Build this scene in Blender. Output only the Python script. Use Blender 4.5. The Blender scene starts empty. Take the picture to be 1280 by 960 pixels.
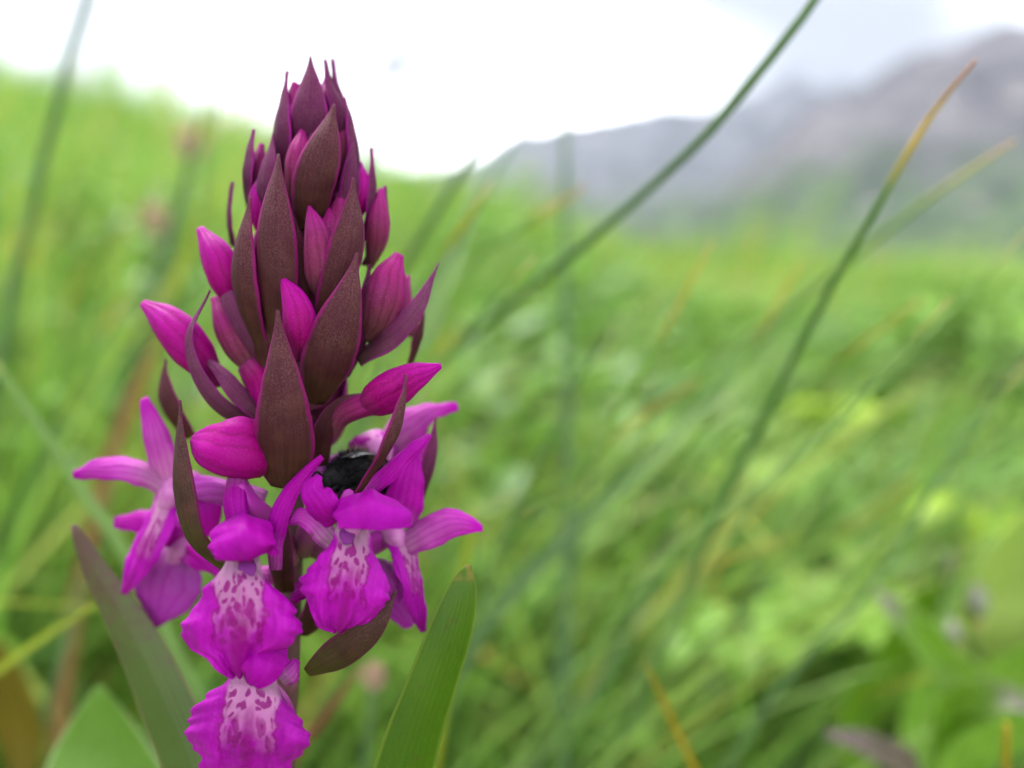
import bpy, math, random
import numpy as np
from mathutils import Vector, Matrix

random.seed(7)
RNG = np.random.default_rng(11)
SC = bpy.context.scene
COL = SC.collection
R = math.radians

# ------------------------------------------------------------------ camera
CAM_H, PITCH, FPX = 0.30, R(-9.0), 1004.0
cam_d = bpy.data.cameras.new("camera")
cam_d.sensor_width = 36.0
cam_d.lens = 36.0 * FPX / 1280.0
cam_d.clip_start, cam_d.clip_end = 0.002, 30000.0
cam_d.dof.use_dof = True
cam_d.dof.focus_distance = 0.0885
cam_d.dof.aperture_fstop = 7.6
cam = bpy.data.objects.new("camera", cam_d)
COL.objects.link(cam)
cam.location = (0, 0, CAM_H)
cam.rotation_euler = (R(90) + PITCH, 0, 0)
SC.camera = cam

# ------------------------------------------------------------------ sky, sun, exposure
SUN_EL, SUN_AZ = R(52), R(-35)          # azimuth from +Y towards +X
w = bpy.data.worlds.new("World")
SC.world = w
w.use_nodes = True
wt = w.node_tree
wt.nodes.clear()
def wn(t, **k):
    n = wt.nodes.new(t)
    for a, b in k.items():
        setattr(n, a, b)
    return n
sky = wn("ShaderNodeTexSky", sky_type='NISHITA', sun_disc=False)
sky.sun_elevation, sky.sun_rotation = SUN_EL, SUN_AZ
tc = wn("ShaderNodeTexCoord")
mp = wn("ShaderNodeMapping")
mp.inputs['Location'].default_value = (5.60, 2.25, 1.165)
mp.inputs['Scale'].default_value = (1.0, 1.0, 2.2)
nz = wn("ShaderNodeTexNoise")
nz.inputs['Scale'].default_value = 1.9
nz.inputs['Detail'].default_value = 5.0
nz.inputs['Roughness'].default_value = 0.5
cr = wn("ShaderNodeValToRGB")            # cloud deck, thick grey parts and thin bright parts
cr.color_ramp.elements[0].position = 0.395
cr.color_ramp.elements[0].color = (0.60, 0.60, 0.66, 1)
cm = cr.color_ramp.elements.new(0.475)
cm.color = (2.3, 2.33, 2.45, 1)
cr.color_ramp.elements[2].position = 0.66
cr.color_ramp.elements[2].color = (15, 15.2, 15.8, 1)
mx = wn("ShaderNodeMix", data_type='RGBA')
mx.inputs[0].default_value = 0.94
bg = wn("ShaderNodeBackground")
bg.inputs['Strength'].default_value = 0.10
wo = wn("ShaderNodeOutputWorld")
L = wt.links.new
L(tc.outputs['Generated'], mp.inputs['Vector'])
L(mp.outputs[0], nz.inputs['Vector'])
L(nz.outputs['Fac'], cr.inputs[0])
L(sky.outputs[0], mx.inputs[6])
L(cr.outputs[0], mx.inputs[7])
L(mx.outputs[2], bg.inputs['Color'])
L(bg.outputs[0], wo.inputs['Surface'])

sun_d = bpy.data.lights.new("sun", 'SUN')
sun_d.energy = 1.5
sun_d.angle = R(24)
sun_d.color = (1.0, 0.96, 0.9)
sun = bpy.data.objects.new("sun", sun_d)
COL.objects.link(sun)
sdir = Vector((math.sin(SUN_AZ) * math.cos(SUN_EL), math.cos(SUN_AZ) * math.cos(SUN_EL), math.sin(SUN_EL)))
sun.rotation_euler = (-sdir).to_track_quat('-Z', 'Y').to_euler()

vs = SC.view_settings
vs.view_transform, vs.look, vs.exposure, vs.gamma = 'Standard', 'None', 2.32, 1.0
vs.use_curve_mapping = False
SC.cycles.use_denoising = True
SC.cycles.max_bounces = 6
SC.cycles.use_adaptive_sampling = True
SC.cycles.adaptive_threshold = 0.02
SC.cycles.transparent_max_bounces = 8
SC.cycles.volume_bounces = 1

# ------------------------------------------------------------------ helpers
FWD = np.array([0, math.cos(PITCH), math.sin(PITCH)])
UPV = np.array([0, -math.sin(PITCH), math.cos(PITCH)])
RGT = np.array([1.0, 0, 0])
CAM = np.array([0, 0, CAM_H])

def P(px, py, d):
    """a point seen at photo pixel (px, py), d metres in front of the camera"""
    return CAM + FWD * d + RGT * ((px - 640) / FPX * d) + UPV * ((480 - py) / FPX * d)

D0, MM = 0.10, 0.10 / FPX
def O(q):
    """array of (x right, y up, z toward viewer) in tenth-millimetre units round the flower spike -> metres"""
    q = np.asarray(q, float)
    d = D0 - q[:, 2:3] * MM
    return CAM + FWD * d + RGT * ((q[:, 0:1] - 640) / FPX * d) + UPV * ((480 + q[:, 1:2]) / FPX * d)

def terrain(x, y):
    x = np.asarray(x, float); y = np.asarray(y, float)
    prof = np.interp(x / np.maximum(y, 0.6) * 5.0, [-9, -3.2, -2.0, -0.8, 0, 0.8, 3.2, 9], [1.45, 1.28, 1.0, 0.72, 0.54, 0.25, 0.03, 0.0])
    yy = np.clip(y, 0, 60)
    ramp = np.where(yy < 5.0, yy / 5.0, 1.0 + 0.06 * np.sqrt(np.maximum(yy - 5.0, 0)))
    bump = 0.02 * np.sin(x * 5.1 + 1.3) * np.sin(y * 4.3) + 0.05 * np.sin(x * 1.3 + y * 0.9)
    return prof * ramp * np.clip(yy / 0.6, 0, 1) + bump * np.clip(yy / 2.0, 0, 1)

def tag(o, label=None, cat=None, group=None, kind=None):
    for k, v in (('label', label), ('category', cat), ('group', group), ('kind', kind)):
        if v:
            o[k] = v
    return o

def empty(name, loc):
    o = bpy.data.objects.new(name, None)
    COL.objects.link(o)
    o.location = loc
    o.empty_display_size = 0.01
    return o

def mesh_obj(name, V, F, mat, parent=None, uv=None, smooth=True, sub=0):
    V = np.asarray(V, float)
    if parent is not None:
        p, loc = parent, np.zeros(3)
        while p is not None:
            loc = loc + np.array(p.location); p = p.parent
        V = V - loc
        org = np.zeros(3)
    else:
        org = V[np.argmin(V[:, 2])].copy()
        V = V - org
    me = bpy.data.meshes.new(name)
    me.from_pydata([tuple(v) for v in V], [], [tuple(f) for f in F])
    if uv is not None:
        ul = me.uv_layers.new(name="UVMap")
        idx = np.empty(len(me.loops), dtype=np.int32)
        me.loops.foreach_get('vertex_index', idx)
        ul.data.foreach_set('uv', np.asarray(uv, float)[idx].ravel())
    if smooth:
        me.polygons.foreach_set('use_smooth', [True] * len(me.polygons))
    me.materials.append(mat)
    o = bpy.data.objects.new(name, me)
    COL.objects.link(o)
    if parent is not None:
        o.parent = parent
    else:
        o.location = org
    if sub:
        m = o.modifiers.new("smooth", 'SUBSURF'); m.levels = m.render_levels = sub
    return o

def spline(pts, n):
    """Catmull-Rom through pts, n samples at even arc length"""
    p = np.asarray(pts, float)
    if len(p) == 2:
        return p[0] + (p[1] - p[0]) * np.linspace(0, 1, n)[:, None]
    q = np.vstack([2 * p[0] - p[1], p, 2 * p[-1] - p[-2]])
    out = []
    for i in range(1, len(q) - 2):
        t = np.linspace(0, 1, 24, endpoint=False)[:, None]
        a, b, c, d = q[i - 1], q[i], q[i + 1], q[i + 2]
        out.append(0.5 * (2 * b + (c - a) * t + (2 * a - 5 * b + 4 * c - d) * t ** 2 + (3 * b - a - 3 * c + d) * t ** 3))
    out.append(p[-1:])
    c = np.vstack(out)
    s = np.r_[0, np.cumsum(np.linalg.norm(np.diff(c, axis=0), axis=1))]
    return np.stack([np.interp(np.linspace(0, s[-1], n), s, c[:, k]) for k in range(c.shape[1])], 1)

def prof(widths, n):
    x = np.linspace(0, 1, len(widths))
    t = np.linspace(0, 1, n)
    y = np.interp(t, x, widths)
    k = max(1, n // (len(widths) * 3))
    ker = np.ones(2 * k + 1) / (2 * k + 1)
    ys = np.convolve(np.r_[[y[0]] * k, y, [y[-1]] * k], ker, 'valid')
    ys[0], ys[-1] = y[0], y[-1]
    return ys

def smooth_noise(n, k, rng, amp=1.0):
    return amp * np.interp(np.linspace(0, 1, n), np.linspace(0, 1, k), rng.uniform(-1, 1, k))

def sheet_arrays(pts, widths, nrm, cup=0.35, th=5.0, nu=12, nv=26, wave=0.0, ruff=0.0, keel=0.0, widthsR=None, roll=0.0, seed=0, twist=0.0, groove=0.0, droop=0.0):
    """a leaf-like sheet with two faces and a rim, along a centre line; (x, y down, z) -> arrays in (x, y up, z)"""
    rng = np.random.default_rng(seed + 5)
    p = np.asarray(pts, float) * np.array([1, -1, 1])
    c = spline(p, nv)
    wl = prof(widths, nv)
    wr = prof(widthsR, nv) if widthsR is not None else wl.copy()
    if ruff:
        wl = wl * (1 + smooth_noise(nv, nv // 2, rng, ruff)); wr = wr * (1 + smooth_noise(nv, nv // 2, rng, ruff))
    T = np.gradient(c, axis=0); T /= np.linalg.norm(T, axis=1)[:, None]
    nrm = np.asarray(nrm, float)
    if nrm.ndim == 1:
        N0 = np.repeat(nrm[None], nv, 0)
    else:
        N0 = np.stack([np.interp(np.linspace(0, 1, nv), np.linspace(0, 1, len(nrm)), nrm[:, k]) for k in range(3)], 1)
    N = N0 - (N0 * T).sum(1)[:, None] * T
    N /= np.maximum(np.linalg.norm(N, axis=1), 1e-6)[:, None]
    B = np.cross(N, T)          # points to the viewer's left/right depending on direction
    if twist:
        a = np.linspace(0, twist, nv)[:, None]
        N, B = N * np.cos(a) + B * np.sin(a), B * np.cos(a) - N * np.sin(a)
    us = np.linspace(-1, 1, nu)
    us = np.sign(us) * np.abs(us) ** 0.85
    wmax = max(wl.max(), wr.max())
    front, back, uvs = [], [], []
    ph = rng.uniform(0, 6.28)
    for i in range(nv):
        v = i / (nv - 1)
        for u in us:
            ww = wl[i] if u < 0 else wr[i]
            lat = u * ww
            dep = cup * ww * (1 - u * u) - roll * ww * u ** 4
            dep += keel * ww * max(0, 1 - abs(u) * 4)
            if groove:
                dep -= groove * wmax * math.exp(-((abs(u) - 0.46) / 0.13) ** 2) * min(1, max(0, v * 3 - 0.5))
                dep += groove * 0.5 * wmax * u * u * math.sin(17 * abs(u) + 11 * v + ph) * v
            dep += wave * u * u * math.sin(9 * v + ph + (2 if u > 0 else 0)) + wave * 0.5 * u * u * math.sin(23 * v + 2 * ph)
            q = c[i] + B[i] * lat + N[i] * dep + T[i] * (droop * ww * abs(u) ** 1.6)
            t = th * (1 - 0.75 * abs(u) ** 3)
            front.append(q); back.append(q - N[i] * t)
            uvs.append((0.5 + 0.5 * u, v, 0.5 + 0.5 * lat / wmax))
    V = np.array(front + back)
    m = nv * nu
    F = []
    for i in range(nv - 1):
        for j in range(nu - 1):
            a = i * nu + j
            F.append((a, a + 1, a + nu + 1, a + nu))
            F.append((m + a + nu, m + a + nu + 1, m + a + 1, m + a))
    for i in range(nv - 1):
        a, b = i * nu, i * nu + nu - 1
        F.append((a, a + nu, m + a + nu, m + a)); F.append((m + b, m + b + nu, b + nu, b))
    for j in range(nu - 1):
        a, b = j, (nv - 1) * nu + j
        F.append((m + a, m + a + 1, a + 1, a)); F.append((b, b + 1, m + b + 1, m + b))
    uvs = np.array(uvs); uvs = np.vstack([uvs, uvs])
    return V, F, uvs

def sheet(name, parent, mat, pts, widths, nrm=(0, 0.1, 1), absuv=False, conv=O, sub=0, **k):
    V, F, uv = sheet_arrays(pts, widths, nrm, **k)
    return mesh_obj(name, conv(V), F, mat, parent, uv=uv[:, [2, 1]] if absuv else uv[:, :2], sub=sub)

def tube_arrays(pts, radii, flat=1.0, nrm=(0, 0, 1), ns=14, nv=24, lobes=0.0, nl=3, flip=True, twist=0.0, lump=0.0):
    p = np.asarray(pts, float) * np.array([1, -1 if flip else 1, 1])
    c = spline(p, nv)
    r = prof(radii, nv)
    T = np.gradient(c, axis=0); T /= np.linalg.norm(T, axis=1)[:, None]
    N = np.repeat(np.asarray(nrm, float)[None], nv, 0)
    N = N - (N * T).sum(1)[:, None] * T
    ln = np.linalg.norm(N, axis=1)
    N /= np.maximum(ln, 1e-6)[:, None]
    B = np.cross(T, N)
    V, uv = [], []
    for i in range(nv):
        for j in range(ns):
            a = 2 * math.pi * j / ns
            rr = r[i] * (1 + lobes * math.cos(nl * a + twist * i / nv) + lump * math.sin(5 * a + 0.5 * i + c[0][0]) * math.sin(0.37 * i + c[0][1]))
            V.append(c[i] + B[i] * rr * math.cos(a) + N[i] * rr * flat * math.sin(a))
            uv.append((abs(2 * j / ns - 1), i / (nv - 1)))
    F = []
    for i in range(nv - 1):
        for j in range(ns):
            a, b = i * ns + j, i * ns + (j + 1) % ns
            F.append((a, b, b + ns, a + ns))
    V.append(c[0]); uv.append((0.5, 0)); V.append(c[-1]); uv.append((0.5, 1))
    k = nv * ns
    for j in range(ns):
        F.append(((j + 1) % ns, j, k)); F.append(((nv - 1) * ns + j, (nv - 1) * ns + (j + 1) % ns, k + 1))
    return np.array(V), F, np.array(uv)

def tube(name, parent, mat, pts, radii, conv=O, **k):
    V, F, uv = tube_arrays(pts, radii, **k)
    return mesh_obj(name, conv(V), F, mat, parent, uv=uv)

# ------------------------------------------------------------------ materials
class NB:
    def __init__(s, name):
        s.m = bpy.data.materials.new(name); s.m.use_nodes = True
        s.t = s.m.node_tree; s.t.nodes.clear()
        s.tc = s.t.nodes.new("ShaderNodeTexCoord")
        s._uv = None
    def n(s, t, **k):
        x = s.t.nodes.new(t)
        for a, b in k.items():
            setattr(x, a, b)
        return x
    def put(s, sock, v):
        if isinstance(v, bpy.types.NodeSocket):
            s.t.links.new(v, sock)
        elif isinstance(v, (tuple, list)) and len(v) == 3 and sock.type == 'RGBA':
            sock.default_value = (*v, 1)
        else:
            sock.default_value = v
    def math(s, op, a, b=0.0, c=0.0, clamp=False):
        x = s.n("ShaderNodeMath", operation=op); x.use_clamp = clamp
        s.put(x.inputs[0], a); s.put(x.inputs[1], b)
        if len(x.inputs) > 2: s.put(x.inputs[2], c)
        return x.outputs[0]
    def mix(s, f, a, b, blend='MIX'):
        x = s.n("ShaderNodeMix", data_type='RGBA', blend_type=blend)
        s.put(x.inputs[0], f); s.put(x.inputs[6], a); s.put(x.inputs[7], b)
        return x.outputs[2]
    def step(s, x, a, b):
        y = s.n("ShaderNodeMapRange", interpolation_type='SMOOTHSTEP')
        s.put(y.inputs[0], x); y.inputs[1].default_value = a; y.inputs[2].default_value = b
        if a > b:
            y.inputs[1].default_value = b; y.inputs[2].default_value = a
            y.inputs[3].default_value = 1; y.inputs[4].default_value = 0
        return y.outputs[0]
    def obj(s): return s.tc.outputs['Object']
    def uv(s):
        if s._uv is None:
            x = s.n("ShaderNodeSeparateXYZ"); s.put(x.inputs[0], s.tc.outputs['UV']); s._uv = x.outputs[:2]
        return s._uv
    def scaled(s, v, sc):
        x = s.n("ShaderNodeMapping"); s.put(x.inputs[0], v); x.inputs['Scale'].default_value = sc
        return x.outputs[0]
    def noise(s, scale, detail=3.0, vec=None, rough=0.5):
        x = s.n("ShaderNodeTexNoise"); s.put(x.inputs['Vector'], vec or s.obj())
        x.inputs['Scale'].default_value = scale; x.inputs['Detail'].default_value = detail
        x.inputs['Roughness'].default_value = rough
        return x.outputs['Fac']
    def voro(s, scale, vec=None, rnd=1.0):
        x = s.n("ShaderNodeTexVoronoi"); s.put(x.inputs['Vector'], vec or s.obj())
        x.inputs['Scale'].default_value = scale; x.inputs['Randomness'].default_value = rnd
        return x.outputs['Distance']
    def attr(s, name):
        return s.n("ShaderNodeAttribute", attribute_name=name).outputs['Fac']
    def rnd(s):
        return s.n("ShaderNodeObjectInfo").outputs['Random']
    def ramp(s, f, stops):
        x = s.n("ShaderNodeValToRGB"); s.put(x.inputs[0], f)
        e = x.color_ramp.elements
        e[0].position, e[0].color = stops[0][0], (*stops[0][1], 1)
        e[1].position, e[1].color = stops[-1][0], (*stops[-1][1], 1)
        for p, c in stops[1:-1]:
            y = e.new(p); y.color = (*c, 1)
        return x.outputs[0]
    def done(s, col, rough=0.5, trans=0.0, tcol=None, spec=0.4, bump=None, bstr=0.3, bdist=0.0001, sheen=0.0, sss=0.0):
        b = s.n("ShaderNodeBsdfPrincipled")
        s.put(b.inputs['Base Color'], col); s.put(b.inputs['Roughness'], rough)
        b.inputs['Specular IOR Level'].default_value = spec
        b.inputs['Sheen Weight'].default_value = sheen
        if sss:
            b.inputs['Subsurface Weight'].default_value = sss
            b.inputs['Subsurface Radius'].default_value = (1, 0.3, 0.8)
            b.inputs['Subsurface Scale'].default_value = 0.0012
        nrm = None
        if bump is not None:
            bn = s.n("ShaderNodeBump"); bn.inputs['Strength'].default_value = bstr; bn.inputs['Distance'].default_value = bdist
            s.put(bn.inputs['Height'], bump); s.put(b.inputs['Normal'], bn.outputs[0]); nrm = bn.outputs[0]
        out = s.n("ShaderNodeOutputMaterial"); sh = b.outputs[0]
        if trans:
            t = s.n("ShaderNodeBsdfTranslucent"); s.put(t.inputs[0], tcol if tcol is not None else col)
            if nrm: s.put(t.inputs['Normal'], nrm)
            m = s.n("ShaderNodeMixShader"); m.inputs[0].default_value = trans
            s.t.links.new(sh, m.inputs[1]); s.t.links.new(t.outputs[0], m.inputs[2]); sh = m.outputs[0]
        s.t.links.new(sh, out.inputs['Surface'])
        return s.m

def m_bract(name, lo, mid, hi, rim, speck=(0.165, 0.075, 0.075), tan=(0.080, 0.027, 0.022)):
    b = NB(name); u, v = b.uv()
    au = b.math('ABSOLUTE', b.math('SUBTRACT', b.math('MULTIPLY', u, 2.0), 1.0))
    col = b.ramp(b.math('ADD', v, b.math('MULTIPLY', b.math('SUBTRACT', b.noise(260, 3), 0.5), 0.5)), [(0.0, lo), (0.35, mid), (1.0, hi)])
    vein = b.math('SINE', b.math('ADD', b.math('MULTIPLY', u, 56.0), b.math('MULTIPLY', b.noise(300, 2), 2.5)))
    col = b.mix(b.math('MULTIPLY', b.step(vein, 0.1, 1.0), 0.34), col, (0.022, 0.005, 0.006))
    col = b.mix(b.math('MULTIPLY', b.step(b.noise(420, 4), 0.48, 0.72), 0.45), col, tan)
    midv = b.step(b.math('ABSOLUTE', b.math('SUBTRACT', u, 0.5)), 0.045, 0.0)
    col = b.mix(b.math('MULTIPLY', midv, 0.5), col, (0.025, 0.006, 0.01))
    fine = b.noise(5200, 2)
    grain = b.math('MULTIPLY', b.step(fine, 0.40, 0.70), b.math('MULTIPLY', b.step(b.math('ADD', v, b.math('SUBTRACT', b.noise(350, 3), 0.5)), 0.1, 1.1), 0.5))
    col = b.mix(grain, col, speck)
    edge = b.step(b.math('ADD', au, b.math('MULTIPLY', b.math('SUBTRACT', b.noise(900), 0.5), 0.16)), 0.80, 0.99)
    col = b.mix(b.math('MULTIPLY', edge, 0.85), col, rim)
    return b.done(col, rough=0.65, spec=0.12, trans=0.10, tcol=(0.3, 0.04, 0.12), bump=b.math('ADD', fine, b.math('MULTIPLY', vein, 0.25)), bstr=0.55, bdist=0.00008)

def m_petal(name, base, main, tip, vein=(0.30, 0.0, 0.26), trans=0.35, pos=(0.0, 0.3, 1.0), edge=0.55):
    b = NB(name); u, v = b.uv()
    nn = b.math('MULTIPLY', b.math('SUBTRACT', b.noise(320, 3), 0.5), 0.35)
    col = b.ramp(b.math('ADD', v, nn), [(pos[0], base), (pos[1], main), (pos[2], tip)])
    vs_ = b.math('SINE', b.math('ADD', b.math('MULTIPLY', u, 30.0), b.math('MULTIPLY', b.noise(200, 2), 9.0)))
    col = b.mix(b.math('MULTIPLY', b.step(vs_, 0.35, 1.0), 0.38), col, vein)
    hs = b.n("ShaderNodeHueSaturation")
    b.put(hs.inputs['Hue'], b.math('ADD', 0.478, b.math('MULTIPLY', b.noise(190, 3), 0.045)))
    b.put(hs.inputs['Value'], b.math('ADD', 0.80, b.math('MULTIPLY', b.noise(260, 3), 0.42)))
    b.put(hs.inputs['Color'], col); col = hs.outputs[0]
    au = b.math('ABSOLUTE', b.math('SUBTRACT', b.math('MULTIPLY', u, 2.0), 1.0))
    col = b.mix(b.math('MULTIPLY', b.step(b.math('ADD', au, nn), 0.55, 1.0), edge), col, tip)
    col = b.mix(b.math('MULTIPLY', b.step(b.noise(700, 4), 0.5, 0.8), 0.25), col, vein)
    cell = b.noise(4200, 2)
    col = b.mix(b.math('MULTIPLY', b.step(cell, 0.5, 0.8), 0.10), col, (0.75, 0.10, 0.70))
    return b.done(col, rough=0.55, spec=0.10, trans=trans, bump=b.math('ADD', cell, b.math('MULTIPLY', vs_, 0.6)), bstr=0.5, bdist=0.0001)

def m_lip(name, dark=1.0):
    b = NB(name); u, v = b.uv()
    x = b.math('SUBTRACT', b.math('MULTIPLY', u, 2.0), 1.0)
    ax = b.math('ABSOLUTE', x)
    nz1 = b.math('SUBTRACT', b.noise(420, 3), 0.5)
    axn = b.math('ADD', ax, b.math('MULTIPLY', nz1, 0.55))
    vn = b.math('ADD', v, b.math('MULTIPLY', nz1, 0.5))
    pale = b.math('MULTIPLY', b.step(axn, 0.44, 0.30), b.step(vn, 0.68, 0.44))
    mag = b.ramp(b.noise(300, 4), [(0.3, (0.34 * dark, 0.0, 0.32 * dark)), (0.7, (0.47 * dark, 0.004, 0.44 * dark))])
    # fine radiating veins on the lobes
    ve = b.math('SINE', b.math('ADD', b.math('MULTIPLY', x, 42.0), b.math('MULTIPLY', b.noise(180, 2), 10.0)))
    mag = b.mix(b.math('MULTIPLY', b.step(ve, 0.5, 1.0), 0.22), mag, (0.24, 0.0, 0.26))
    pk = b.ramp(v, [(0.0, (0.47, 0.27, 0.38)), (0.35, (0.45, 0.17, 0.36)), (0.7, (0.42, 0.06, 0.36)), (1.0, (0.38, 0.01, 0.35))])
    col = b.mix(b.math('MULTIPLY', pale, 0.92), mag, pk)
    # dark loops and spots
    lp = b.step(b.math('ABSOLUTE', b.math('SUBTRACT', axn, 0.40)), 0.035, 0.012)
    lp = b.math('MULTIPLY', lp, b.math('MULTIPLY', b.step(v, 0.16, 0.3), b.step(v, 0.80, 0.62)))
    cmb = b.n("ShaderNodeCombineXYZ")
    b.put(cmb.inputs[0], b.math('ADD', b.math('MULTIPLY', b.math('DIVIDE', x, b.math('ADD', v, 0.45)), 6.4), b.math('MULTIPLY', nz1, 1.6)))
    b.put(cmb.inputs[1], b.math('ADD', b.math('MULTIPLY', v, 11.5), b.math('MULTIPLY', nz1, 2.6)))
    b.put(cmb.inputs[2], b.math('MULTIPLY', b.rnd(), 40.0))
    vec = cmb.outputs[0]
    sp = b.step(b.math('ADD', b.voro(1.0, vec), b.math('MULTIPLY', nz1, 0.45)), 0.42, 0.37)
    sp = b.math('MULTIPLY', sp, b.math('MULTIPLY', b.step(ax, 0.40, 0.34), b.math('MULTIPLY', b.step(v, 0.17, 0.24), b.step(v, 0.78, 0.6))))
    cm2 = b.n("ShaderNodeCombineXYZ")
    b.put(cm2.inputs[0], b.math('ADD', b.math('MULTIPLY', b.math('DIVIDE', x, b.math('ADD', v, 0.45)), 7.5), b.math('MULTIPLY', nz1, 1.4)))
    b.put(cm2.inputs[1], b.math('ADD', b.math('MULTIPLY', v, 4.2), 7.3))
    vec2 = cm2.outputs[0]
    st = b.step(b.math('ADD', b.voro(1.0, vec2), b.math('MULTIPLY', nz1, 0.5)), 0.38, 0.33)
    st = b.math('MULTIPLY', st, b.math('MULTIPLY', b.step(ax, 0.45, 0.3), b.math('MULTIPLY', b.step(v, 0.36, 0.48), b.step(v, 0.8, 0.62))))
    streak = b.math('MULTIPLY', b.step(b.math('ADD', ax, b.math('MULTIPLY', nz1, 0.22)), 0.15, 0.05), b.step(vn, 0.30, 0.5))
    lp = b.math('MAXIMUM', lp, b.math('MULTIPLY', streak, 0.75))
    ink = b.math('MAXIMUM', b.math('MULTIPLY', lp, 0.85), b.math('MAXIMUM', sp, b.math('MULTIPLY', st, 0.8)))
    col = b.mix(b.math('MULTIPLY', ink, 0.9), col, (0.25 * dark, 0.0, 0.17 * dark))
    cell = b.noise(3800, 2)
    col = b.mix(b.math('MULTIPLY', b.step(cell, 0.5, 0.8), 0.08), col, (0.7, 0.15, 0.65))
    return b.done(col, rough=0.48, spec=0.14, trans=0.30, bump=b.math('ADD', b.math('ADD', cell, b.math('MULTIPLY', b.noise(700, 3), 1.5)), b.math('MULTIPLY', ve, 0.5)), bstr=0.5, bdist=0.0001)

def m_leaf(name, lo, hi, rim, tip=None, stripes=60.0, trans=0.3, tcol=None, rough=0.42, tip_at=(0.9, 1.0)):
    b = NB(name); u, v = b.uv()
    au = b.math('ABSOLUTE', b.math('SUBTRACT', b.math('MULTIPLY', u, 2.0), 1.0))
    col = b.mix(b.noise(90, 4), lo, hi)
    st = b.math('SINE', b.math('ADD', b.math('MULTIPLY', u, stripes), b.math('MULTIPLY', b.noise(60, 2), 3.0)))
    col = b.mix(b.math('MULTIPLY', b.step(st, -0.2, 1.0), 0.12), col, tuple(0.6 * c for c in lo))
    fine = b.noise(3600, 2)
    col = b.mix(b.math('MULTIPLY', b.step(fine, 0.5, 0.75), 0.2), col, tuple(min(1, 1.7 * c) for c in hi))
    col = b.mix(b.math('MULTIPLY', b.step(b.noise(620, 4, rough=0.6), 0.63, 0.70), 0.55), col, (0.075, 0.055, 0.018))
    col = b.mix(b.math('MULTIPLY', b.step(b.noise(45, 3), 0.5, 0.75), 0.4), col, tuple(min(1, 1.35 * c) for c in hi))
    col = b.mix(b.math('MULTIPLY', b.step(au, 0.86, 1.0), 0.8), col, rim)
    if tip:
        f = b.step(b.math('ADD', v, b.math('MULTIPLY', b.math('SUBTRACT', b.noise(700, 3), 0.5), 0.12)), *tip_at)
        col = b.mix(f, col, tip)
    return b.done(col, rough=rough, spec=0.22, trans=trans, tcol=tcol or tuple(min(1, c * 1.5) for c in hi), bump=b.math('ADD', fine, b.math('MULTIPLY', st, 0.35)), bstr=0.35, bdist=0.0001)

def m_stalk(name, lo, hi, tip=None, tip2=None, at=(0.7, 0.85, 0.96), trans=0.15):
    b = NB(name); u, v = b.uv()
    col = b.mix(b.noise(70, 3), lo, hi)
    st = b.math('SINE', b.math('MULTIPLY', u, 26.0))
    col = b.mix(b.math('MULTIPLY', b.step(st, 0.0, 1.0), 0.3), col, tuple(0.6 * c for c in lo))
    if tip:
        vv = b.math('ADD', v, b.math('MULTIPLY', b.math('SUBTRACT', b.noise(300, 3), 0.5), 0.08))
        col = b.mix(b.step(vv, at[0], at[1]), col, tip)
        col = b.mix(b.step(vv, at[1], at[2]), col, tip2 or tip)
    return b.done(col, rough=0.5, spec=0.2, trans=trans, tcol=hi)

M = {}
M['bract'] = m_bract('bract_brown', (0.055, 0.026, 0.010), (0.043, 0.009, 0.012), (0.066, 0.011, 0.026), (0.19, 0.002, 0.10))
M['bract_top'] = m_bract('bract_purple', (0.0462, 0.00672, 0.0252), (0.0588, 0.0042, 0.0336), (0.1176, 0.0084, 0.0714), (0.2184, 0.00168, 0.1512), speck=(0.168, 0.0604, 0.1), tan=(0.10, 0.02, 0.05))
M['bract_strap'] = m_bract('bract_mauve', (0.0672, 0.0336, 0.0294), (0.1008, 0.0168, 0.0588), (0.1512, 0.0168, 0.1008), (0.2016, 0.01008, 0.1512), speck=(0.1848, 0.084, 0.1344), tan=(0.14, 0.05, 0.08))
M['bract_green'] = m_bract('bract_olive', (0.063, 0.063, 0.01008), (0.03864, 0.02016, 0.01176), (0.04032, 0.01344, 0.0168), (0.1092, 0.00504, 0.0504))
M['petal'] = m_petal('petal_magenta', (0.42, 0.0756, 0.3528), (0.39, 0.0025, 0.33), (0.34, 0, 0.285), vein=(0.2016, 0, 0.1764))
M['petal_pale'] = m_petal('petal_pale_base', (0.50, 0.27, 0.41), (0.46, 0.075, 0.39), (0.38, 0, 0.325), pos=[0.0, 0.45, 0.95])
M['petal_lilac'] = m_petal('petal_lilac', (0.42, 0.168, 0.378), (0.378, 0.063, 0.378), (0.3528, 0.0336, 0.3528), trans=0.45)
M['bud'] = m_petal('bud_pink', (0.15, 0.060, 0.060), (0.165, 0.020, 0.070), (0.29, 0.003, 0.16), vein=(0.08, 0.005, 0.025), trans=0.22, pos=[0.0, 0.5, 1.0])
M['bud_vivid'] = m_petal('bud_vivid', (0.25, 0.03, 0.14), (0.27, 0.001, 0.125), (0.37, 0, 0.27), vein=(0.15, 0, 0.055), trans=0.3)
M['hood'] = m_petal('hood_magenta', (0.28, 0.001, 0.20), (0.36, 0.001, 0.31), (0.36, 0, 0.33))
M['lip'] = m_lip('lip_spotted')
M['lip_deep'] = m_lip('lip_spotted_deep', 0.82)
b = NB('ovary_purple'); u, v = b.uv()
M['ovary'] = b.done(b.ramp(b.math('ADD', v, b.math('MULTIPLY', b.noise(400), 0.3)), [(0.1, (0.16, 0.06, 0.06)), (1.0, (0.42, 0.02, 0.36))]), rough=0.5, trans=0.15, bump=b.noise(2500), bstr=0.4, bdist=0.0001)
b = NB('stem_purple')
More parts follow.
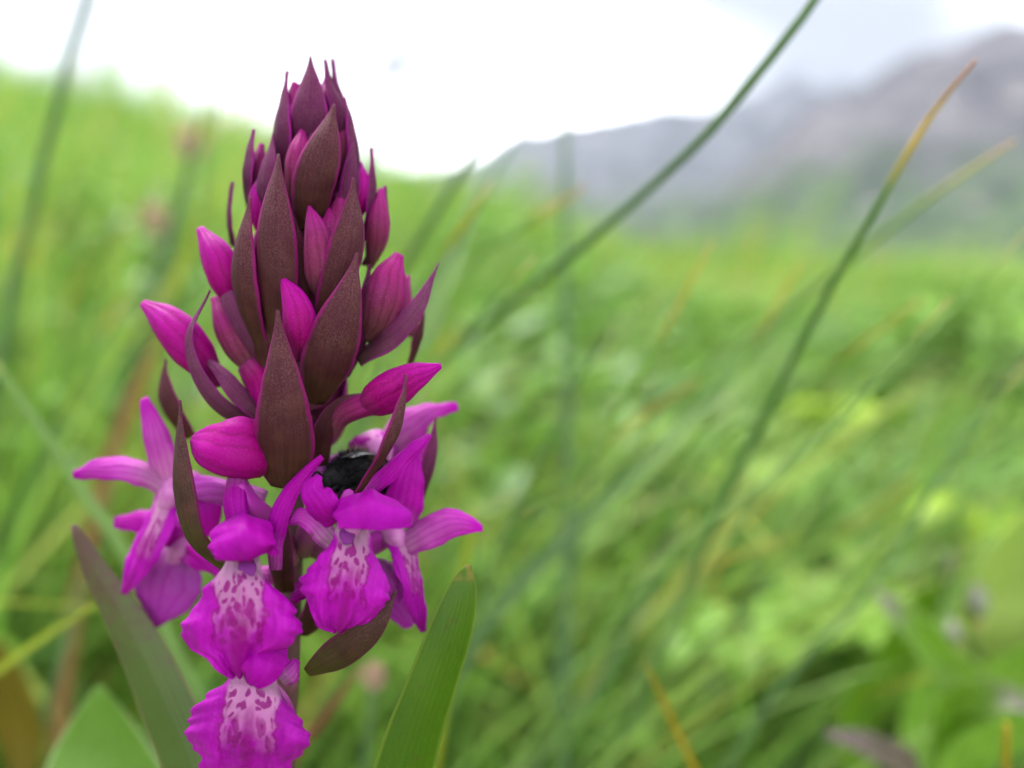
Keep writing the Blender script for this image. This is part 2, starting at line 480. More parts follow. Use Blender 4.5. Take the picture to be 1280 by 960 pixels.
M['stem'] = b.done(b.mix(b.noise(150, 4), (0.045, 0.018, 0.014), (0.10, 0.035, 0.04)), rough=0.55, bump=b.noise(1500), bstr=0.5, bdist=0.0002)
b = NB('column_pale')
M['column'] = b.done(b.mix(b.noise(900, 2), (0.62, 0.25, 0.52), (0.35, 0.02, 0.30)), rough=0.4, trans=0.2)
b = NB('throat_violet')
M['throat'] = b.done(b.mix(b.noise(700, 2), (0.10, 0.008, 0.12), (0.20, 0.03, 0.21)), rough=0.7, spec=0.1)
b = NB('pollinia_dark')
M['pollinia'] = b.done((0.16, 0.004, 0.05), rough=0.4)
M['leaf'] = m_leaf('orchid_leaf_green', (0.036, 0.088, 0.003), (0.058, 0.125, 0.004), (0.17, 0.24, 0.03), tip=(0.16, 0.14, 0.02), tip_at=(0.99, 1.01), tcol=(0.13, 0.24, 0.008))
M['leaf_purple'] = m_leaf('orchid_leaf_purplish', (0.055, 0.092, 0.022), (0.095, 0.13, 0.042), (0.22, 0.17, 0.10), tip=(0.11, 0.05, 0.055), tip_at=(0.90, 1.0), tcol=(0.2, 0.3, 0.06))
M['leaf_broad'] = m_leaf('broad_leaf', (0.085, 0.185, 0.018), (0.14, 0.25, 0.045), (0.30, 0.38, 0.18), stripes=40, tcol=(0.2, 0.36, 0.03))
# EOF-MATERIALS

# ------------------------------------------------------------------ the setting
def vnoise(x, y, seed=0):
    xi, yi = np.floor(x).astype(np.int64), np.floor(y).astype(np.int64)
    fx, fy = x - xi, y - yi
    fx, fy = fx * fx * (3 - 2 * fx), fy * fy * (3 - 2 * fy)
    def h(a, b):
        n = (a * 374761393 + b * 668265263 + seed * 1442695041) & 0x7fffffff
        n = ((n ^ (n >> 13)) * 1274126177) & 0x7fffffff
        return ((n ^ (n >> 16)) & 0xffff) / 65535.0
    return (h(xi, yi) * (1 - fx) + h(xi + 1, yi) * fx) * (1 - fy) + (h(xi, yi + 1) * (1 - fx) + h(xi + 1, yi + 1) * fx) * fy

def fbm(x, y, o=5, seed=0):
    r, a = 0, 0.5
    for k in range(o):
        r = r + a * vnoise(x * 2 ** k, y * 2 ** k, seed + k); a *= 0.5
    return r

def grid_mesh(name, X, Y, Z, mat, kind):
    n, m = X.shape
    V = np.stack([X, Y, Z], -1).reshape(-1, 3)
    i = np.arange(n * m).reshape(n, m)
    F = np.stack([i[:-1, :-1], i[:-1, 1:], i[1:, 1:], i[1:, :-1]], -1).reshape(-1, 4)
    me = bpy.data.meshes.new(name)
    me.from_pydata(V.tolist(), [], F.tolist())
    me.polygons.foreach_set('use_smooth', [True] * len(me.polygons))
    me.materials.append(mat)
    o = bpy.data.objects.new(name, me); COL.objects.link(o)
    return tag(o, kind=kind)

b = NB('meadow_soil')
gcol = b.mix(b.noise(3.0, 6), (0.07, 0.125, 0.02), (0.13, 0.21, 0.035))
gcol = b.mix(b.math('MULTIPLY', b.step(b.noise(18, 4), 0.45, 0.7), 0.4), gcol, (0.06, 0.05, 0.02))
M['soil'] = b.done(gcol, rough=0.9, spec=0.1, bump=b.noise(60, 4), bstr=0.6, bdist=0.01)
yy = np.r_[np.linspace(-3, 0, 8), np.linspace(0.1, 9, 80), np.geomspace(9.5, 5500, 50)]
xs = np.linspace(0.06, 7, 60); xs = np.r_[xs, np.geomspace(7.6, 6000, 36)]
xx = np.r_[-xs[::-1], 0, xs]
GX, GY = np.meshgrid(xx, yy)
grid_mesh('ground', GX, GY, terrain(GX, GY), M['soil'], 'structure')

def m_mountain(name, rock, rock2, green, dark, gh):
    b = NB(name)
    s = b.n("ShaderNodeSeparateXYZ"); b.put(s.inputs[0], b.obj())
    z = s.outputs[2]
    col = b.mix(b.step(b.noise(0.006, 5), 0.35, 0.65), rock, rock2)
    g = b.step(b.math('ADD', z, b.math('MULTIPLY', b.math('SUBTRACT', b.noise(0.008, 5), 0.5), gh * 1.6)), gh * 1.25, gh * 0.5)
    gcol = b.mix(b.step(b.noise(0.012, 4), 0.45, 0.62), green, dark)
    col = b.mix(g, col, gcol)
    sc = b.step(b.voro(0.009), 0.26, 0.12)
    col = b.mix(b.math('MULTIPLY', sc, b.step(b.noise(0.004, 2), 0.5, 0.6)), col, (0.30, 0.26, 0.25))
    return b.done(col, rough=0.95, spec=0.05)

M['mountain_far'] = m_mountain('mountain_blue_grey', (0.032, 0.036, 0.050), (0.080, 0.084, 0.102), (0.035, 0.055, 0.03), (0.012, 0.022, 0.016), 260)
M['mountain_near'] = m_mountain('mountain_mauve', (0.034, 0.031, 0.040), (0.100, 0.090, 0.100), (0.045, 0.075, 0.028), (0.010, 0.022, 0.012), 250)

def mountain(name, crest, dist, depth, mat, seed, amp, back=0.45):
    cp = np.array([P(px, py, dist) for px, py in crest])
    nx, ns = 220, 90
    x = np.linspace(cp[0, 0], cp[-1, 0], nx)
    ch = np.interp(x, cp[:, 0], cp[:, 2])
    ch = ch * (0.92 + 0.16 * fbm(x / 150.0, x * 0 + seed, 5, seed))
    s = np.linspace(0, 1 + back, ns)
    S, X = np.meshgrid(s, x, indexing='ij')
    CH = np.repeat(ch[None], ns, 0)
    shape = np.where(S <= 1, np.clip(S, 0, 1) ** 1.25, 1 - (S - 1) / back * 0.9)
    Y = dist - depth * (1 - S)
    rid = 1 - np.abs(2 * fbm(X / 420.0, Y / 620.0, 5, seed) - 1)
    fine = fbm(X / 90.0, Y / 90.0, 4, seed + 9) - 0.5
    Z = CH * shape + amp * (rid - 0.75) * np.sin(np.clip(S, 0, 1) * math.pi) * 1.6 + amp * 0.25 * fine * np.clip(S * 3, 0, 1)
    Z = np.where(S < 0.02, -4.0, np.maximum(Z, -4.0))
    return grid_mesh(name, X, Y, Z, mat, 'structure')

mountain('mountain_far', [(-1500, 190), (-700, 215), (0, 235), (420, 225), (560, 208), (610, 190), (632, 170), (665, 160), (700, 152), (735, 149), (770, 146), (800, 142), (840, 136), (870, 133), (905, 124), (940, 114), (965, 102), (980, 99), (1000, 110), (1030, 114),
          (1070, 108), (1150, 95), (1300, 70), (1700, 60), (2400, 120)], 4200, 1900, M['mountain_far'], 3, 120)
mountain('mountain_near', [(780, 318), (860, 270), (930, 200), (985, 150), (1030, 122), (1075, 100), (1130, 78), (1190, 62), (1240, 44), (1290, 26), (1400, -10), (1700, -70), (2300, -60), (3000, 60)], 2600, 1400, M['mountain_near'], 21, 170)

hz = NB('haze_air')
hv = hz.n("ShaderNodeVolumePrincipled")
hv.inputs['Color'].default_value = (0.80, 0.86, 1.0, 1)
hv.inputs['Density'].default_value = 0.00005
hv.inputs['Anisotropy'].default_value = 0.3
ho = hz.n("ShaderNodeOutputMaterial")
hz.t.links.new(hv.outputs[0], ho.inputs['Volume'])
def haze_box(x0, x1, y0, y1, z0, z1):
    V = [(x, y, z) for z in (z0, z1) for y in (y0, y1) for x in (x0, x1)]
    F = [(0, 2, 3, 1), (4, 5, 7, 6), (0, 1, 5, 4), (2, 6, 7, 3), (0, 4, 6, 2), (1, 3, 7, 5)]
    me = bpy.data.meshes.new('haze'); me.from_pydata(V, [], F); me.materials.append(hz.m)
    o = bpy.data.objects.new('haze', me); COL.objects.link(o)
    tag(o, kind='stuff', label='pale mountain haze filling the valley air')
HAZE = True
if HAZE:
    haze_box(-9500, 9500, -300, 5900, -8, 1900)

# ------------------------------------------------------------------ meadow cover (nobody could count it)
def ribbons(name, root, height, lean, az, width, tint, rows, mat, label, curve=1.6, fold=0.0):
    n = len(root)
    t = np.linspace(0, 1, rows)
    dirx, diry = np.cos(az), np.sin(az)
    off = (t[None] ** curve) * (lean * height)[:, None]
    zz = height[:, None] * (t[None] - 0.25 * (lean[:, None] * t[None] ** 2) ** 2)
    cx = root[:, 0:1] + off * dirx[:, None]; cy = root[:, 1:2] + off * diry[:, None]; cz = root[:, 2:3] + zz
    fa = RNG.uniform(0, math.pi, n)
    wt_ = np.clip(np.minimum(1.0, (1 - t) * 2.2 + 0.02), 0, 1)[None] * width[:, None] * 0.5
    sx, sy = np.cos(fa)[:, None] * wt_, np.sin(fa)[:, None] * wt_
    V = np.empty((n, rows, 2, 3), np.float32)
    V[:, :, 0, 0], V[:, :, 1, 0] = cx - sx, cx + sx
    V[:, :, 0, 1], V[:, :, 1, 1] = cy - sy, cy + sy
    V[:, :, 0, 2], V[:, :, 1, 2] = cz, cz
    base = (np.arange(n) * rows * 2)[:, None]
    r = np.arange(rows - 1) * 2
    Q = np.stack([base + r, base + r + 1, base + r + 3, base + r + 2], -1).reshape(-1, 4)
    me = bpy.data.meshes.new(name)
    me.vertices.add(n * rows * 2); me.vertices.foreach_set('co', V.ravel())
    me.loops.add(Q.size); me.loops.foreach_set('vertex_index', Q.ravel().astype(np.int32))
    me.polygons.add(len(Q)); me.polygons.foreach_set('loop_start', np.arange(0, Q.size, 4, dtype=np.int32))
    me.update(calc_edges=True)
    me.polygons.foreach_set('use_smooth', [True] * len(Q))
    a = me.attributes.new('tint', 'FLOAT', 'POINT'); a.data.foreach_set('value', np.repeat(tint, rows * 2).astype(np.float32))
    a = me.attributes.new('along', 'FLOAT', 'POINT'); a.data.foreach_set('value', np.tile(np.repeat(t, 2), n).astype(np.float32))
    me.materials.append(mat)
    o = bpy.data.objects.new(name, me); COL.objects.link(o)
    return tag(o, label=label, kind='stuff')

b = NB('grass_mixed')
tint, along = b.attr('tint'), b.attr('along')
gc = b.ramp(tint, [(0.0, (0.055, 0.130, 0.030)), (0.30, (0.095, 0.215, 0.024)), (0.55, (0.15, 0.295, 0.034)), (0.78, (0.22, 0.355, 0.06)), (0.93, (0.32, 0.37, 0.09)), (1.0, (0.48, 0.28, 0.04))])
tipf = b.math('MULTIPLY', b.step(along, 0.75, 1.0), b.step(b.math('FRACT', b.math('MULTIPLY', tint, 37.0)), 0.72, 0.76))
gc = b.mix(tipf, gc, (0.45, 0.27, 0.05))
M['grass'] = b.done(gc, rough=0.5, trans=0.46, spec=0.4)

def scatter(n, y0, y1, spread=0.95, pad=0.35, power=1.0):
    y = y0 * (y1 / y0) ** (RNG.random(n) ** power)
    x = RNG.uniform(-1, 1, n) * (spread * y + pad)
    return x, y

def patch(x, y, s, seed):
    return vnoise(x * s + 50, y * s + 50, seed)

n = 30000
x, y = scatter(n, 0.36, 7.5)
keep = patch(x, y, 2.2, 4) > RNG.uniform(0.05, 0.75, n)
x, y = x[keep], y[keep]; n = len(x)
hgt = RNG.uniform(0.07, 0.19, n) * np.clip(0.75 + y * 0.12, 0.7, 1.3)
left = np.clip((-x / np.maximum(y, .3)) * 1.4, 0, 1)
hgt *= 1 + 0.35 * left
az = RNG.normal(0.1, 0.9, n) + np.where(RNG.random(n) < 0.12, math.pi, 0)
tn = np.clip(RNG.normal(0.52, 0.18, n) + 0.7 * (patch(x, y, 1.7, 9) - 0.5), 0, 0.99)
ribbons('meadow_grass', np.stack([x, y, terrain(x, y) - 0.004], 1), hgt, RNG.uniform(0.15, 1.0, n), az, RNG.uniform(0.0016, 0.0042, n) * (1 + 0.25 * y), tn, 6, M['grass'],
        'fresh green grass covering the sloping meadow')
n = 26000
x, y = scatter(n, 0.25, 8.0)
ribbons('grass_undergrowth', np.stack([x, y, terrain(x, y) - 0.004], 1), RNG.uniform(0.04, 0.10, n), RNG.uniform(0.2, 1.2, n), RNG.uniform(0, 6.28, n), RNG.uniform(0.003, 0.006, n) * (1 + 0.35 * y),
        np.clip(RNG.normal(0.48, 0.14, n), 0, 0.99), 5, M['grass'], 'short dense grass low between the taller blades')
# crest of the bank: longer, paler grass heads against the sky
n = 5000
y = RNG.uniform(3.5, 6.5, n); x = RNG.uniform(-1, 1, n) * (0.95 * y + 0.5)
keep = patch(x, y, 1.1, 31) * (1.25 - 0.12 * x) > RNG.uniform(0.2, 1.0, n); x, y = x[keep], y[keep]; n = len(x)
ribbons('bank_grass', np.stack([x, y, terrain(x, y)], 1), RNG.uniform(0.15, 0.42, n) * (0.55 + 1.7 * patch(x, y, 1.5, 8) ** 2), RNG.uniform(0.1, 0.6, n), RNG.normal(0.1, 0.8, n), RNG.uniform(0.006, 0.012, n),
        np.clip(RNG.normal(0.6, 0.2, n), 0, 0.99), 6, M['grass'], 'long pale grass along the top of the bank')

# broad-leaved ground cover
def leaf_cover(name, nc, per, mat, label, y0, y1, size, seed, xlim=None):
    rng = np.random.default_rng(seed)
    y = y0 * (y1 / y0) ** rng.random(nc)
    x = rng.uniform(-1, 1, nc) * (0.95 * y + 0.25) if xlim is None else rng.uniform(*xlim, nc) * y
    ok = patch(x, y, 2.6, seed) > rng.uniform(0.25, 0.65, nc)
    x, y = x[ok], y[ok]; nc = len(x)
    top = rng.uniform(0.04, 0.125, nc)
    X = np.repeat(x, per); Y = np.repeat(y, per); Tp = np.repeat(top, per); k = len(X)
    a = rng.uniform(0, 6.28, k); rr = rng.uniform(0.006, 0.055, k) * (1 + 0.2 * Y)
    lx, ly = X + np.cos(a) * rr, Y + np.sin(a) * rr
    lz = terrain(lx, ly) + Tp * rng.uniform(0.35, 1.0, k)
    ln = rng.uniform(*size, k) * (1 + 0.18 * Y); wd = ln * rng.uniform(0.38, 0.75, k)
    pit = rng.uniform(-0.5, 0.6, k)
    d = np.stack([np.cos(a) * np.cos(pit), np.sin(a) * np.cos(pit), np.sin(pit)], 1)
    s = np.stack([-np.sin(a), np.cos(a), rng.uniform(-0.35, 0.35, k)], 1)
    nn = np.cross(d, s)
    rows = [(0, .06), (.22, .72), (.5, 1.0), (.78, .66), (1, .04)]
    c0 = np.stack([lx, ly, lz], 1)
    V = np.empty((k, 5, 3, 3), np.float32)
    for i, (t, ww) in enumerate(rows):
        c = c0 + d * (ln * t)[:, None] - nn * (ln * 0.22 * (t - 0.4) ** 2)[:, None]
        V[:, i, 1] = c - nn * (wd * 0.10)[:, None]
        V[:, i, 0] = c - s * (wd * ww * 0.5)[:, None]
        V[:, i, 2] = c + s * (wd * ww * 0.5)[:, None]
    bi = (np.arange(k) * 15)[:, None]
    q = []
    for i in range(4):
        for j in range(2):
            q.append([i * 3 + j, i * 3 + j + 1, i * 3 + j + 4, i * 3 + j + 3])
    Q = (bi[:, :, None] + np.array(q)[None]).reshape(-1, 4)
    me = bpy.data.meshes.new(name)
    me.vertices.add(k * 15); me.vertices.foreach_set('co', V.ravel())
    me.loops.add(Q.size); me.loops.foreach_set('vertex_index', Q.ravel().astype(np.int32))
    me.polygons.add(len(Q)); me.polygons.foreach_set('loop_start', np.arange(0, Q.size, 4, dtype=np.int32))
    me.update(calc_edges=True)
    me.polygons.foreach_set('use_smooth', [True] * len(Q))
    at = me.attributes.new('tint', 'FLOAT', 'POINT'); at.data.foreach_set('value', np.repeat(np.clip(rng.normal(0.5, 0.22, k) + np.repeat(rng.normal(0, .15, nc), per), 0, 1), 15).astype(np.float32))
    me.materials.append(mat)
    o = bpy.data.objects.new(name, me); COL.objects.link(o)
    return tag(o, label=label, kind='stuff')
b = NB('herb_leaves')
hc = b.ramp(b.attr('tint'), [(0.0, (0.040, 0.105, 0.018)), (0.4, (0.085, 0.21, 0.024)), (0.75, (0.14, 0.30, 0.032)), (1.0, (0.21, 0.37, 0.045))])
M['herb'] = b.done(hc, rough=0.5, trans=0.42, spec=0.4, bump=b.noise(300), bstr=0.3, bdist=0.001)
leaf_cover('herb_cover', 1500, 12, M['herb'], 'bright green broad-leaved herbs carpeting the meadow between the grass', 0.36, 6.5, (0.014, 0.034), 5)
leaf_cover('lush_herbs', 620, 16, M['herb'], 'lush leafy herbs growing thickly at the right of the meadow', 0.42, 2.2, (0.028, 0.062), 15, xlim=(-0.05, 0.85))
# EOF-SETTING

# ------------------------------------------------------------------ the orchid
root_pt = O(np.array([[300, -3340, 0]]))[0]
root_pt[2] = float(terrain(root_pt[0], root_pt[1]))
orchid = empty('orchid', root_pt)
tag(orchid, 'magenta marsh orchid with brown-purple bracts, sharp in the foreground', 'orchid')
F_, FU = (0, 0.15, 1), (0, 0.6, 1)
def nz_(az, up=0.15):
    return (math.sin(R(az)), up, math.cos(R(az)))

tube('stem', orchid, M['stem'], [(298, 3345, 0), (330, 2000, 0), (348, 1100, 0), (362, 800, 0), (368, 650, 0), (380, 450, 0), (388, 300, 0), (390, 170, 0)], [34, 30, 26, 22, 20, 18, 12, 4], nv=60, ns=16)

_bs = [0]
def bract(pts, widths, az=0, mat='bract', cup=0.45, up=0.15, label=None, **k):
    _bs[0] += 1
    k.setdefault('nu', 15); k.setdefault('nv', 34)
    o = sheet('bract', orchid, M[mat], pts, widths, nz_(az, up), cup=cup, th=5, keel=0.05, seed=_bs[0], ruff=0.02, wave=1.0, **k)
    if label: o['label'] = label
    return o
LAN = [10, 30, 37, 38, 34, 27, 20, 13, 7, 2]         # lanceolate outline
def lan(wm, base=0.4, tip=0.05, belly=0.35):
    t = np.linspace(0, 1, 12)
    wv = np.where(t < belly, base + (1 - base) * np.sin(t / belly * math.pi / 2), np.cos((t - belly) / (1 - belly) * math.pi / 2) ** 1.2)
    return list(np.maximum(wv, tip) * wm)

# large front bracts
bract([(357, 607, 92), (355, 545, 122), (352, 470, 138), (347, 387, 132)], lan(38.5, 0.5, belly=0.22), 0, cup=0.42)
bract([(395, 503, 70), (412, 440, 104), (433, 375, 118), (447, 316, 112)], lan(35, 0.35), 14, cup=0.5)
bract([(350, 440, 52), (347, 360, 84), (345, 270, 92), (348, 192, 80)], lan(27, 0.5, belly=0.5), -6, cup=0.5)
bract([(328, 440, 48), (308, 370, 76), (305, 310, 84), (312, 245, 72)], lan(21, 0.5, belly=0.5), -42, cup=0.55)
bract([(388, 285, 40), (392, 230, 70), (406, 180, 76), (418, 130, 64)], lan(28, 0.6, belly=0.45), 8, 'bract', cup=0.45)
bract([(402, 415, 50), (424, 340, 84), (438, 280, 88), (442, 222, 74)], lan(25, 0.5, belly=0.5), 22, cup=0.55)
# crown of young bracts
bract([(384, 205, 20), (386, 150, 40), (388, 110, 40), (388, 70, 30)], lan(25, 0.75, belly=0.35), 0, 'bract_top')
bract([(358, 220, 12), (353, 175, 34), (353, 145, 34), (357, 100, 24)], lan(17, 0.7, belly=0.4), -45, 'bract_top')
bract([(432, 190, 10), (424, 140, 26), (412, 108, 24), (407, 74, 16)], lan(13, 0.7, belly=0.35), 40, 'bract_top')
bract([(436, 200, -5), (430, 150, 8), (424, 120, 8), (420, 94, 4)], lan(11, 0.8, belly=0.4), 20, 'bract_top')
bract([(442, 245, 5), (443, 205, 26), (439, 165, 26), (432, 121, 16)], lan(14, 0.8, belly=0.4), 58, 'bract_top')
bract([(370, 200, -20), (366, 150, -5), (368, 130, -5), (374, 104, -10)], lan(12, 0.8), -20, 'bract_top')
bract([(404, 190, 10), (404, 150, 20), (402, 125, 20), (400, 104, 12)], lan(18, 0.8), 15, 'bract_top')
bract([(455, 300, 0), (463, 255, 22), (466, 220, 24), (466, 184, 14)], lan(11, 0.6, belly=0.4), 60, 'bract_top')
bract([(312, 262, 0), (309, 225, 26), (311, 195, 26), (316, 161, 16)], lan(12, 0.7, belly=0.45), -55, 'bract_top')
bract([(291, 305, -30), (287, 280, -10), (286, 255, -8), (289, 227, -14)], lan(7, 1.2, belly=0.2), -60, 'bract_top')
bract([(455, 330, -5), (474, 290, 12), (482, 262, 14), (482, 232, 6)], lan(12, 0.7, belly=0.4), 62, 'bract_top')
bract([(330, 300, 20), (322, 262, 30), (322, 245, 30), (326, 222, 24)], lan(10, 0.8), -30, 'bract_top')
bract([(376, 425, 40), (372, 350, 62), (366, 300, 64), (361, 245, 52)], lan(18, 0.6, belly=0.4), 0)
bract([(412, 400, 40), (413, 330, 58), (417, 290, 58), (421, 240, 46)], lan(17, 0.6, belly=0.4), 10, 'bract_top')
bract([(338, 475, 36), (328, 420, 56), (323, 380, 56), (321, 325, 44)], lan(17, 0.6, belly=0.4), -25)
bract([(430, 470, 30), (446, 420, 52), (456, 380, 52), (462, 330, 40)], lan(16, 0.6, belly=0.4), 30, 'bract_top')
bract([(398, 250, 20), (396, 210, 44), (392, 175, 44), (386, 135, 34)], lan(18, 0.7, belly=0.35), 0, 'bract_top')
bract([(432, 290, 20), (436, 245, 44), (440, 205, 44), (442, 168, 30)], lan(15, 0.7, belly=0.4), 35, 'bract_top')
bract([(338, 290, 20), (334, 240, 44), (336, 205, 44), (342, 165, 30)], lan(16, 0.7, belly=0.4), -30, 'bract_top')
# straps and side bracts
bract([(448, 448, 40), (490, 420, 62), (524, 380, 64), (549, 328, 50)], lan(15, 0.8, belly=0.3), 38, 'bract_strap', up=0.7, cup=0.35)
bract([(512, 460, -10), (520, 430, 0), (528, 405, 2), (531, 379, -4)], lan(8, 0.7), 50, 'bract')
bract([(446, 618, 118), (482, 560, 140), (500, 515, 138), (509, 468, 122)], lan(12.5, 0.5, belly=0.55), 58, 'bract', cup=0.5)
bract([(516, 642, -10), (530, 600, 8), (540, 560, 10), (546, 520, 0)], lan(12, 0.7, belly=0.4), 40, 'bract_top', cup=0.4)
bract([(286, 712, 96), (243, 668, 122), (228, 590, 128), (224, 500, 112)], lan(17, 0.45, belly=0.45), -38, 'bract_green', cup=0.5)
bract([(236, 545, -40), (214, 510, -20), (206, 480, -18), (206, 448, -24)], lan(15, 0.8, belly=0.4), -40, 'bract')
bract([(312, 532, 40), (262, 492, 66), (236, 425, 74), (262, 362, 60)], lan(11, 0.9, belly=0.2), -30, 'bract_strap', cup=0.4)
bract([(335, 528, 35), (300, 495, 62), (272, 462, 60), (246, 442, 44)], lan(13, 0.9, belly=0.4), -20, 'bract_strap', up=0.8)
bract([(334, 452, 40), (300, 405, 52), (281, 360, 50), (272, 318, 36)], lan(12, 0.9, belly=0.4), -35, 'bract_strap', up=0.4)
bract([(398, 580, 40), (405, 540, 62), (428, 505, 66), (466, 488, 52)], lan(14, 0.9, belly=0.4), 10, 'bract', up=0.6)
bract([(384, 840, 90), (430, 812, 120), (470, 780, 132), (496, 738, 126)], lan(22, 0.3, belly=0.38), 8, 'bract_green', up=-0.25, cup=0.4, label='olive bract pointing outwards below the flowers')
bract([(375, 790, 10), (392, 770, 30), (398, 740, 30), (396, 700, 20)], lan(16, 0.7), 20, 'bract')
bract([(356, 740, 52), (352, 700, 60), (352, 665, 58), (355, 630, 48)], lan(15, 0.8), -5, 'bract')

# buds
def bud(pts, radii, mat='bud', flat=0.9, lobes=0.09, **k):
    return tube('bud', orchid, M[mat], pts, radii, flat=flat, lobes=lobes, lump=0.035, ns=20, nv=28, **k)
def egg(r, tip=0.06, belly=0.45, base=0.25):
    t = np.linspace(0, 1, 12)
    wv = np.where(t < belly, base + (1 - base) * np.sin(t / belly * math.pi / 2), np.cos((t - belly) / (1 - belly) * math.pi / 2) ** 0.75)
    return list(np.maximum(wv, tip) * r)
bud([(368, 265, 30), (370, 225, 52), (373, 190, 54), (378, 163, 44)], egg(17, 0.25, 0.6))
bud([(398, 372, 52), (399, 330, 78), (395, 295, 80), (386, 257, 74)], egg(21, 0.06, 0.4))
bud([(372, 450, 86), (373, 410, 104), (368, 380, 104), (352, 346, 96)], egg(21.5, 0.05, 0.42), 'bud_vivid')
bud([(458, 425, 40), (474, 385, 62), (484, 350, 64), (498, 318, 52)], egg(26, 0.25, 0.55))
bud([(302, 392, 20), (282, 350, 40), (268, 318, 42), (249, 285, 30)], egg(23, 0.2, 0.5), 'bud_vivid')
bud([(275, 480, 20), (240, 440, 44), (210, 405, 44), (178, 379, 30)], egg(27, 0.2, 0.5), 'bud_vivid')
bud([(452, 512, 70), (480, 492, 98), (512, 472, 98), (551, 457, 86)], egg(25, 0.15, 0.35), 'bud_vivid', flat=0.8)
tube('bud', orchid, M['bud'], [(412, 545, 50), (425, 522, 64), (445, 510, 74), (470, 503, 80)], [10, 13, 15, 15])
bud([(462, 335, 0), (470, 295, 20), (473, 265, 22), (476, 236, 12)], egg(15, 0.25, 0.5), 'bud')
bud([(322, 566, 84), (300, 564, 112), (272, 562, 122), (240, 548, 112)], [28, 36, 38, 39, 39, 38, 36, 34, 31, 26, 18, 6], 'bud_vivid', flat=0.75, lobes=0.13)
bud([(318, 470, 20), (295, 430, 30), (280, 400, 30), (268, 372, 20)], egg(20, 0.3, 0.5), 'bud')
bud([(330, 300, 10), (322, 260, 30), (321, 240, 30), (327, 221, 22)], egg(13, 0.2), 'bud_vivid')
bud([(322, 250, -10), (322, 215, 5), (324, 195, 5), (327, 180, 0)], egg(13, 0.3), 'bud')
bud([(446, 275, 10), (450, 240, 24), (450, 222, 24), (449, 203, 14)], egg(14, 0.25), 'bud_vivid')
bud([(418, 330, 30), (425, 285, 44), (428, 255, 44), (430, 235, 36)], egg(20, 0.3), 'bud')
bud([(403, 330, 40), (408, 300, 60), (412, 280, 60), (412, 262, 50)], egg(16, 0.3), 'bud')
bud([(396, 190, 0), (402, 150, 12), (406, 125, 12), (408, 108, 4)], egg(16, 0.3), 'bud')
bud([(360, 215, 0), (362, 180, 10), (364, 150, 10), (367, 132, 4)], egg(14, 0.3), 'bud')
bud([(425, 225, 0), (430, 190, 16), (430, 165, 16), (428, 142, 8)], egg(15, 0.3), 'bud')
bud([(310, 455, 30), (325, 480, 40), (332, 505, 40), (338, 530, 30)], [14, 18, 18, 16], 'bud_vivid')
bud([(330, 350, 30), (322, 330, 44), (326, 300, 44), (330, 275, 40)], egg(14, 0.3), 'bud')
bud([(520, 420, -40), (505, 400, -20), (500, 375, -18), (510, 345, -30)], egg(16, 0.2), 'bud')

rr_ = np.random.default_rng(77)
for iy, y0 in enumerate(range(150, 560, 26)):
    ax_ = 390 - (y0 - 170) * 0.055
    rad0 = np.interp(y0, [100, 250, 560], [18, 48, 62])
    for kk in range(4):
        az_ = 100 + 160 * (kk + 0.5 * (iy % 2)) / 3.5 + rr_.uniform(-10, 10)
        sx, sz = math.sin(R(az_)), math.cos(R(az_))
        ln_ = rr_.uniform(62, 88)
        q = lambda r_, up_: (ax_ + sx * r_, y0 - up_, sz * r_)
        if (iy + kk) % 2:
            bud([q(6, -24), q(rad0 * 0.75, 4), q(rad0 * 0.9, 28), q(rad0 * 0.95, ln_ * 0.75)], egg(17, 0.2), 'bud')
        else:
            bract([q(8, -30), q(rad0 * 0.85, 4), q(rad0, 34), q(rad0 * 0.98, ln_)], lan(17, 0.6, belly=0.4), az_, 'bract_top', nu=9, nv=18)

# open flowers: ovary mesh > lip, hood, sepals, petals, spur, column
def flower(ov, orad, mat='ovary', label=None):
    o = tube('flower', orchid, M[mat], ov, orad, lobes=0.12, nl=3, twist=9.0, ns=18)
    if label: o['label'] = label
    return o
_ps = [100]
def petal(par, name, pts, widths, n=F_, mat='petal', cup=0.35, **k):
    _ps[0] += 1
    k.setdefault('nu', 15); k.setdefault('nv', 30)
    return sheet(name, par, M[mat], pts, widths, n, cup=cup, th=2.0, seed=_ps[0], ruff=0.09 if name == 'hood' else 0.05, wave=4.5 if name == 'hood' else 2.8, **k)
def lip(par, pts, wl, wr, n=F_, mat='lip', cup=-0.0, roll=0.22, seed=0, wave=5.0, keel=0.10, droop=0.0):
    return sheet('lip', par, M[mat], pts, wl, n, widthsR=wr, cup=cup + 0.12, roll=roll, th=2.4, nu=33, nv=56, wave=wave, ruff=0.075, keel=keel, absuv=True, seed=seed, groove=0.085, droop=droop)

# 1: lower left front
f = flower([(366, 700, 10), (345, 660, 50), (312, 632, 86), (296, 604, 96)], [12, 14, 15, 14])
f['label'] = 'open flower at the lower left front with a broad spotted lip'
tube('ovary', f, M['petal'], [(297, 598, 98), (294, 625, 104), (298, 655, 108)], [13, 16, 15], flat=0.7)
lip(f, [(304, 690, 138), (303, 730, 166), (300, 780, 170), (297, 820, 158), (300, 850, 138)], [20, 22, 26, 40, 54, 50, 63, 69, 73, 74, 70, 58, 36, 28, 20, 6], [20, 22, 26, 38, 54, 64, 70, 74, 75, 71, 58, 38, 33, 27, 20, 6], seed=3, droop=0.17)
petal(f, 'hood', [(303, 652, 100), (304, 662, 150), (304, 680, 176), (305, 693, 172)], [14, 28, 36, 41, 43, 40], (0, 0.9, 0.8), 'hood', cup=0.42, keel=0.16)
petal(f, 'petal', [(292, 668, 130), (278, 675, 165), (266, 688, 168)], [16, 20, 14, 6], (-0.6, 0.4, 1), 'hood', cup=0.6)
